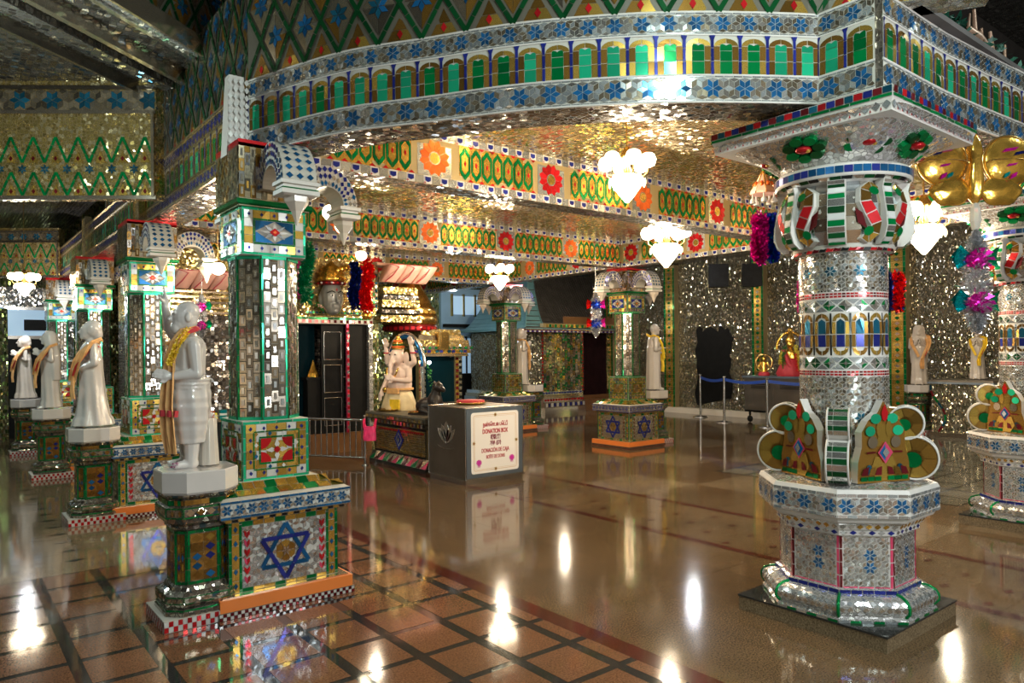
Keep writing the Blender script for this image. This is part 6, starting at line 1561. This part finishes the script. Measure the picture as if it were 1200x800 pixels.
# ------------------------------------------------------------------ shrine building with tiled roof
def shrine_building():
    t=thing('shrine_building','small mirrored shrine building with dark tiled roof and flared teal eaves at the back','building',(11.25,13.6,0))
    mb=MB(); mb.loft([[(0,.35,z),(.5,0,z),(2.9,0,z),(2.9,2.3,z),(0,2.3,z)] for z in (.5,2.02)],'mos_silver_wall')
    f=plane((.5,-.003,.5),(1,0,0),(0,0,1)); tt=brick_tiles(1.35,1.52,.09,.12,('mirror_warm','t_green','mirror_dim','t_gold','mirror'),.06)
    tt+=[(rect(0,i*.08,.06,i*.08+.06),'t_red') for i in range(19)]+[(rect(1.37,i*.08,1.44,i*.08+.06),'t_red') for i in range(19)]
    lay(mb,tt,f,.008,.08); mb.build('walls',t)
    mb=MB()
    for j,(e,z0,z1,k) in enumerate(((.18,0,.12,'mirror'),(.14,.12,.26,'mirror_dim'),(.10,.26,.36,'mirror'),(.06,.36,.44,'mirror_warm'),(.03,.44,.52,'mirror_cool'))):
        mb.loft([[(-e,.35-e*.3,z),(.5-e*.3,-e,z),(1.85,-e,z),(1.85,2.5,z),(-e,2.5,z)] for z in (z0,z1)],k)
        if j in (1,2,4): lay(mb,[(rect(.5+i*.09,z0+.02,.57+i*.09,z1-.02),('t_red','t_navy','t_red')[j%3] if j!=1 else ('t_navy' if i%2 else 't_white')) for i in range(15)],plane((0,-e-.004,0),(1,0,0),(0,0,1)),.004)
    mb.build('stepped_base',t)
    mb=MB(); mb.box(1.95,2.75,-.03,.02,.38,1.98,'maroon_cloth')
    for k in range(20): mb.tube([(1.97+k*.04,-.035,.38),(1.97+k*.04,-.035,1.98)],.016,'maroon_cloth',6)
    d=mb.build('doorway_curtain',t); d['label']='dark maroon curtain in the doorway'
    mb=MB(); mb.box(1.86,2.9,-.5,0,0,.14,'wood_step'); mb.box(1.86,2.9,-.25,0,.14,.28,'wood_step'); mb.box(1.86,2.9,-.06,0,.28,.38,'wood_step'); mb.build('steps',t)
    mb=MB(); mb.box(-.45,3.0,-.45,-.38,1.98,2.06,'t_maroon'); mb.box(-.35,3.0,-.44,2.3,2.04,2.08,'paint_teal')
    lay(mb,[(rect(-.4+i*.07,1.985,-.34+i*.07,2.02),('t_white','t_navy')[i%2]) for i in range(48)]+[(rect(-.4+i*.07,2.03,-.34+i*.07,2.055),'mirror') for i in range(48)],plane((0,-.455,0),(1,0,0),(0,0,1)),.004)
    lay(mb,[(rect(.3+i*.09,2.10,.37+i*.09,2.18),('t_gold','t_green')[i%2]) for i in range(30)],plane((0,-.42,0),(1,0,0),(0,0,1)),.004)
    mb.box(.2,3.0,-.415,-.3,2.08,2.2,'grout_gold'); mb.build('eaves',t)
    # concave roof: teal hip at left, dark tiles in front
    n=10; prof=[(k/n,(k/n)**1.7) for k in range(n+1)]
    mb=MB(); rid=1.25; top=3.55
    front=[(-.36+1.15*a,-.40+rid*a,2.08+(top-2.08)*b_) for a,b_ in prof]
    for k in range(n):
        a,b_=front[k],front[k+1]; mb.poly([a,(3.0,a[1],a[2]),(3.0,b_[1],b_[2]),b_],'roof_dark')
    for i in range(26):
        x=.85+i*.085; mb.tube([(x,p[1]-.015,p[2]+.012) for p in front if True][0:],.018,'roof_dark',5)
    for k in range(0,n+1,1): mb.tube([(front[k][0],front[k][1]-.01,front[k][2]+.01),(3.0,front[k][1]-.01,front[k][2]+.01)],.012,'roof_dark',5)
    r_=mb.build('tiled_roof',t)
    mb=MB()
    for k in range(n):
        a,b_=front[k],front[k+1]; mb.poly([(a[0],2.3,a[2]),a,b_,(b_[0],2.3,b_[2])],'paint_teal')
        mb.poly([a,(a[0]+.55*(1-k/n)+.12,a[1]-.012,a[2]+.012),(b_[0]+.55*(1-(k+1)/n)+.12,b_[1]-.012,b_[2]+.012),b_],'paint_teal')
        mb.tube([a,b_],.025,'paint_teal',6); mb.tube([(a[0]+.5*(1-k/n)+.12,a[1]-.02,a[2]+.02),(b_[0]+.5*(1-(k+1)/n)+.12,b_[1]-.02,b_[2]+.02)],.012,'paint_teal',5)
        mb.tube([(a[0],2.3,a[2]),a],.014,'paint_teal',5)
    h=mb.build('teal_hip',t); h['label']='flared teal hip of the roof'
    mb=MB(); mb.box(.9,3.0,-.395,-.36,2.2,2.38,'wood_step'); mb.build('fascia_board',t)
shrine_building()
# blue back room, window, dark posts
mb=MB(); mb.box(10.6,13.2,16.35,16.45,0,3.25,'paint_blue'); struct(mb,'wall_blue','pale blue wall seen behind the golden shrine','wall')
mb=MB(); 
for k in range(4): mb.box(10.95+k*.38,11.28+k*.38,16.32,16.35,2.55,3.05,'window_light')
for k in range(5): mb.box(10.9+k*.38,10.95+k*.38,16.29,16.36,2.5,3.1,'brass')
struct(mb,'window_1','row of high window panes in the blue wall','window')
mb=MB(); mb.box(11.22,11.55,16.32,16.35,.9,1.9,'window_light')
for x in (11.2,11.38,11.55): mb.box(x-.02,x+.02,16.29,16.36,.85,1.95,'black_paint')
struct(mb,'window_2','tall barred window in the blue wall','window')
t=thing('dark_door_frame','tall dark doorframe standing in front of the blue wall','door frame',(11.6,16.15,0)); mb=MB(); mb.box(0,.38,0,.12,0,2.2,'black_paint'); mb.build('post',t); mb=MB(); mb.box(-1.0,.5,0,.12,2.2,2.28,'black_paint'); mb.build('lintel',t); mb=MB(); mb.box(-.45,.0,.02,.10,0,.95,'black_wood'); mb.build('low_gate',t)
# far left end
mb=MB(); mb.box(-.5,1.72,16.25,16.44,2.42,2.8,'mos_silver_light'); mb.box(-.5,1.72,16.25,16.44,1.85,2.42,'window_light'); mb.box(-.5,1.0,16.3,16.44,0,1.85,'mos_green_wall'); mb.box(.9,1.05,16.2,16.3,0,2.4,'mos_green_wall'); mb.box(1.0,1.75,16.22,16.3,2.38,2.44,'steel')
struct(mb,'window_3','pale blue window high in the far end wall of the left aisle','window')
mb=MB(); mb.box(1.05,1.75,16.22,16.40,.0,1.86,'black_paint'); mb.box(1.03,1.77,16.2,16.24,1.84,1.9,'brushed_steel'); mb.box(1.3,1.75,16.15,16.24,2.0,2.2,'black_wood'); struct(mb,'door_1','dark doorway at the far end of the left aisle','door')
# ------------------------------------------------------------------ chandeliers
def chandelier(lab,loc,top,sc=1.,name='chandelier'):
    t=thing(name,lab,'chandelier',loc,0,'crystal chandeliers'); t.scale=(sc,)*3
    mb=MB(); mb.tube([(0,0,.18),(0,0,(top-loc[2])/sc)],.006,'brass',6); mb.lathe([(.05,(top-loc[2])/sc-.03),(.06,(top-loc[2])/sc-.005),(.03,(top-loc[2])/sc)],'brass',16); mb.build('rod',t)
    mb=MB(); mb.lathe([(.012,-.1),(.03,-.06),(.012,-.02),(.035,.02),(.02,.06),(.05,.10),(.045,.14),(.02,.19)],'brass',20)
    for k in range(6): a=k*PI/3; mb.tube([(.02*math.cos(a),.02*math.sin(a),.0),(.09*math.cos(a),.09*math.sin(a),-.05),(.15*math.cos(a),.15*math.sin(a),-.01),(.155*math.cos(a),.155*math.sin(a),.03)],.006,'brass',6)
    mb.build('arms',t)
    for k in range(6):
        a=k*PI/3; mb=MB(); mb.lathe([(.01,.03),(.045,.045),(.058,.085),(.045,.12),(.03,.13)],'bulb_warm',14,(.155*math.cos(a),.155*math.sin(a))); mb.build('lamp_shade',t)
    mb=MB(); mb.lathe([(.10,-.02),(.12,-.05),(.09,-.10),(.05,-.16),(.01,-.21)],'bulb_warm',18,fold=9,fa=.08); 
    for k in range(12): a=k*PI/6; mb.ball((.13*math.cos(a),.13*math.sin(a),-.07),(.012,.012,.03),'crystal',6,5)
    mb.build('crystal_bowl',t); return t
chandelier('large glowing crystal chandelier in front of the near inner beam',(3.97,3.62,2.80),3.21)
chandelier('wide glowing crystal chandelier between the two inner beams left of the round pillar',(6.75,5.55,2.78),3.21,1.4)
chandelier('small glowing crystal chandelier above the pillar behind the donation box',(6.71,8.72,2.68),3.21,1.1)
chandelier('glowing crystal chandelier just right of the large round pillar',(6.94,2.78,2.62),3.21,1.3)
chandelier('small glowing chandelier hanging in the far left aisle',(1.05,13.0,2.62),3.86,1.0)
def lantern(lab,loc,k='bulb_warm',r=.07,top=None):
    t=thing('globe_lamp',lab,'lamp',loc,0,'globe lamps'); mb=MB(); mb.ball((0,0,0),(r,r,r*.9),k); mb.build('globe',t); mb=MB(); mb.lathe([(r*.5,r*.7),(r*.6,r*.9),(r*.3,r*1.1)],'brass',16)
    if top: mb.tube([(0,0,r),(0,0,top-loc[2])],.005,'brass',6)
    mb.build('cap',t)
lantern('warm globe lamp glowing under the arch bracket of the nearest mosaic pillar',(2.42,5.28,2.60),top=3.212)
lantern('warm lamp glowing just left of the nearest square pillar',(2.25,7.6,2.38),top=3.212)
lantern('flat lamp under the second inner beam above the red tinsel garland',(4.35,8.6,2.78),top=3.212)
# ------------------------------------------------------------------ hanging decorations
def bow(mb,z,w_,cols):
    for s_,k in ((-1,cols[0]),(1,cols[2])):
        for q in range(5):
            a=-.5+q*.25; mb.poly([(0,.02*math.sin(q*3),z),(s_*w_,-.03+.02*q,z+w_*.6*math.sin(a)-.02),(s_*w_*.95,.03-.02*q,z+w_*.6*math.sin(a)+.045)],k)
    mb.ball((0,0,z),(w_*.55,.05,w_*.45),cols[1],9,7)
    for q in range(8): a=2*PI*q/8; mb.poly([(0,-.04,z),(w_*.6*math.cos(a-.2),-.07,z+w_*.5*math.sin(a-.2)),(w_*.6*math.cos(a+.2),-.05,z+w_*.5*math.sin(a+.2))],cols[1])
def tassel(lab,loc,sc,cols,top,rz):
    t=thing('tinsel_tassel',lab,'hanging decoration',loc,rz,'silver tinsel tassels'); t.scale=(sc,)*3
    mb=MB(); mb.tube([(0,0,0),(0,0,(top-loc[2])/sc)],.003,'steel',5); mb.build('cord',t)
    mb=MB(); tinsel(mb,[(0,0,.0),(0,0,-.12),(0,0,-.45),(0,0,-.60)],.06,'foil_silver',1300,.05,rr=[.02,.08,.11,.03]); mb.build('silver_strands',t)
    for z in (-.17,-.43): mb=MB(); bow(mb,z,.13,cols); mb.build('bow',t)
RZ=math.radians(-38)
tassel('silver tinsel tassel with magenta and teal bows hanging beside the large round pillar',(4.89,1.67,2.20),1.0,('foil_teal','foil_magenta','foil_green'),2.82,RZ)
tassel('small silver tassel with red and blue bows left of the middle pillar',(6.85,6.82,2.28),.95,('foil_red','foil_blue','foil_magenta'),3.2,RZ)
tassel('silver tassel with magenta bows behind the nearest statue',(2.20,8.0,2.14),.75,('foil_magenta','foil_magenta','foil_green'),3.2,RZ)
def butterfly():
    t=thing('foil_ornament','big golden foil butterfly ornament with round wings hanging beside the large round pillar','hanging decoration',(4.89,1.67,2.56),RZ)
    for s_ in (-1,1):
        mb=MB()
        def wing(cx,cz,rx,rz_,th,key,y=0,n=28,lob=0):
            rings=[]
            for (q,yy) in ((.0,-th),(.55,-th*.85),(.9,-th*.4),(1,0),(.9,th*.4),(.55,th*.85),(.0,th)):
                rings.append([(cx+rx*max(q,.01)*(1+lob*math.cos(6*2*PI*j/n))*math.cos(2*PI*j/n),y+yy,cz+rz_*max(q,.01)*(1+lob*math.cos(6*2*PI*j/n))*math.sin(2*PI*j/n)) for j in range(n)])
            mb.loft(rings,key,True)
        wing(s_*.20,.06,.155,.15,.035,'gold_foil'); wing(s_*.15,-.12,.13,.09,.03,'gold_foil',0,28,.05)
        mb.tube([(s_*.20+.155*math.cos(a),0,.06+.15*math.sin(a)) for a in [2*PI*k/24 for k in range(25)]],.008,'brass',6)
        mb.tube([(s_*.20+.15*math.cos(a),-.03,.045+.02*math.sin(a)) for a in [PI*k/12 for k in range(13)]],.005,'brass',6)
        w_=mb.build('wing',t)
        for (x,z,a,b_,key) in ((.19,.12,.05,.016,'foil_magenta'),(.25,.10,.04,.016,'foil_navy'),(.20,.03,.035,.012,'foil_magenta'),(.17,-.03,.02,.02,'foil_teal'),(.21,-.035,.022,.022,'foil_magenta')):
            mb=MB(); pts=[(s_*x-a,z-b_),(s_*x+a*.6,z-b_*.2),(s_*x+a,z+b_),(s_*x-a*.6,z+b_*.3)]; mb.extrude(pts,lambda u,v,h:Vector((u,-.030-h,v)),.008,key); mb.build('foil_patch',w_)
    mb=MB(); mb.lathe([(.01,-.20),(.04,-.15),(.05,-.05),(.035,.05),(.045,.12),(.03,.18),(.005,.23)],'gold_foil',16,fold=5,fa=.15); mb.build('body',t)
    mb=MB(); mb.tube([(0,0,.2),(0,0,.27)],.003,'steel',5); mb.lathe([(.02,-.35),(.032,-.30),(.028,-.22),(.015,-.19)],'crystal',8,smooth=False); mb.build('crystal_drop',t)
butterfly()
def canopy_orn():
    t=thing('beaded_canopy','small orange and gold beaded canopy ornament hanging left of the large round pillar','hanging decoration',(4.92,3.11,2.68),0)
    mb=MB(); mb.tube([(0,0,.16),(0,0,.5)],.003,'brass',5); mb.lathe([(.10,0),(.095,.02),(.05,.10),(.01,.17)],'lotus_pink',8,smooth=False); mb.build('cone',t)
    mb=MB(); 
    for k in range(8): a=k*PI/4; mb.tube([(.10*math.cos(a),.10*math.sin(a),.0),(.01*math.cos(a),.01*math.sin(a),.17)],.005,'gold_foil',5); mb.ball((.06*math.cos(a+.4),.06*math.sin(a+.4),.07),(.018,.018,.025),'t_orange',6,5)
    mb.build('ribs',t)
    for k in range(5): a=2*PI*k/5; mb=MB(); mb.lathe([(.022,-.07),(.020,-.045),(.008,-.03),(.005,0)],'t_white',10,(.08*math.cos(a),.08*math.sin(a))); mb.build('bell',t)
canopy_orn()
# things on the ledge behind the nearest statue
t=thing('side_altar','dark wooden side altar behind the marble stump of the nearest statue','altar',(2.15,7.9,0),0); mb=MB(); mb.box(0,.6,0,.5,0,.80,'black_wood'); mb.box(-.03,.63,-.03,.53,.80,.83,'mirror_dim'); mb.build('body',t)
for x,k,h,lab in ((2.22,'foil_silver',.11,'small silver bottle on the side altar'),(2.30,'flower_yellow',.06,'small yellow box on the side altar'),(2.40,'foil_teal',.09,'small green and white packet on the side altar')):
    t=thing('offering_item',lab,'offering',(x,7.98,.83)); mb=MB()
    if 'bottle' in lab: mb.lathe([(.02,0),(.02,h*.6),(.008,h*.75),(.008,h)],k,12); mb.build('bottle_body',t); mb=MB(); mb.lathe([(.010,h),(.010,h+.015)],'t_white',10); mb.build('cap',t)
    else: mb.box(-.035,.035,-.02,.02,0,h,k); mb.build('box_body',t); mb=MB(); mb.box(-.036,.036,-.021,.021,h*.35,h*.6,'t_white'); mb.build('band',t)
t=thing('orange_offering','orange flowers laid on top of the marble stump','flowers',(1.255,4.45,1.135)); mb=MB(); tinsel(mb,[(-.02,0,.01),(.02,0,.02)],.028,'t_orange',60,.03); mb.build('petals',t); mb=MB(); mb.ball((.02,0,.015),(.018,.015,.018),'t_white',8,6); mb.build('white_bud',t)

def lamp(x,y,z,p,col=(1,.82,.58),r=.035,name='lamp'):
    l=bpy.data.lights.new(name,'POINT'); l.energy=p; l.color=col; l.shadow_soft_size=r
    o=bpy.data.objects.new(name,l); C.objects.link(o); o.location=(x,y,z); return o
lamp(3.97,3.62,2.5,110); lamp(6.75,5.55,2.4,110); lamp(6.7,8.72,2.35,100); lamp(2.42,5.28,2.45,30); lamp(6.94,2.78,2.3,80)
lamp(4.4,8.4,2.5,30); lamp(1.05,13.0,2.3,60,(.9,.95,1)); lamp(2.25,7.6,2.2,25)
lamp(1.9,.6,3.6,170,(.80,1,.92)); lamp(3.25,-.9,2.2,230,(.92,.97,1)); lamp(-1.2,1.5,3.2,50,(.95,.96,1),.12)
lamp(.1,5.7,2.9,80,(.82,1,.94)); lamp(-.5,9,2.9,80,(.82,1,.95),.1)
lamp(11.3,4.2,2.9,110); lamp(10.9,8.4,3.1,90,(.95,.97,1)); lamp(11,12.0,3.0,80); lamp(9.6,14.3,2.6,50,(.8,.9,1))
lamp(6.2,.3,4.3,70,(.85,1,.95))  # added cool fill light with no fixture, brightens the foliage above the right beam
lamp(1.6,-1.3,1.15,130,(.85,1,.95))  # added fill behind the camera, no real fixture, lifts the left pillar's base panels
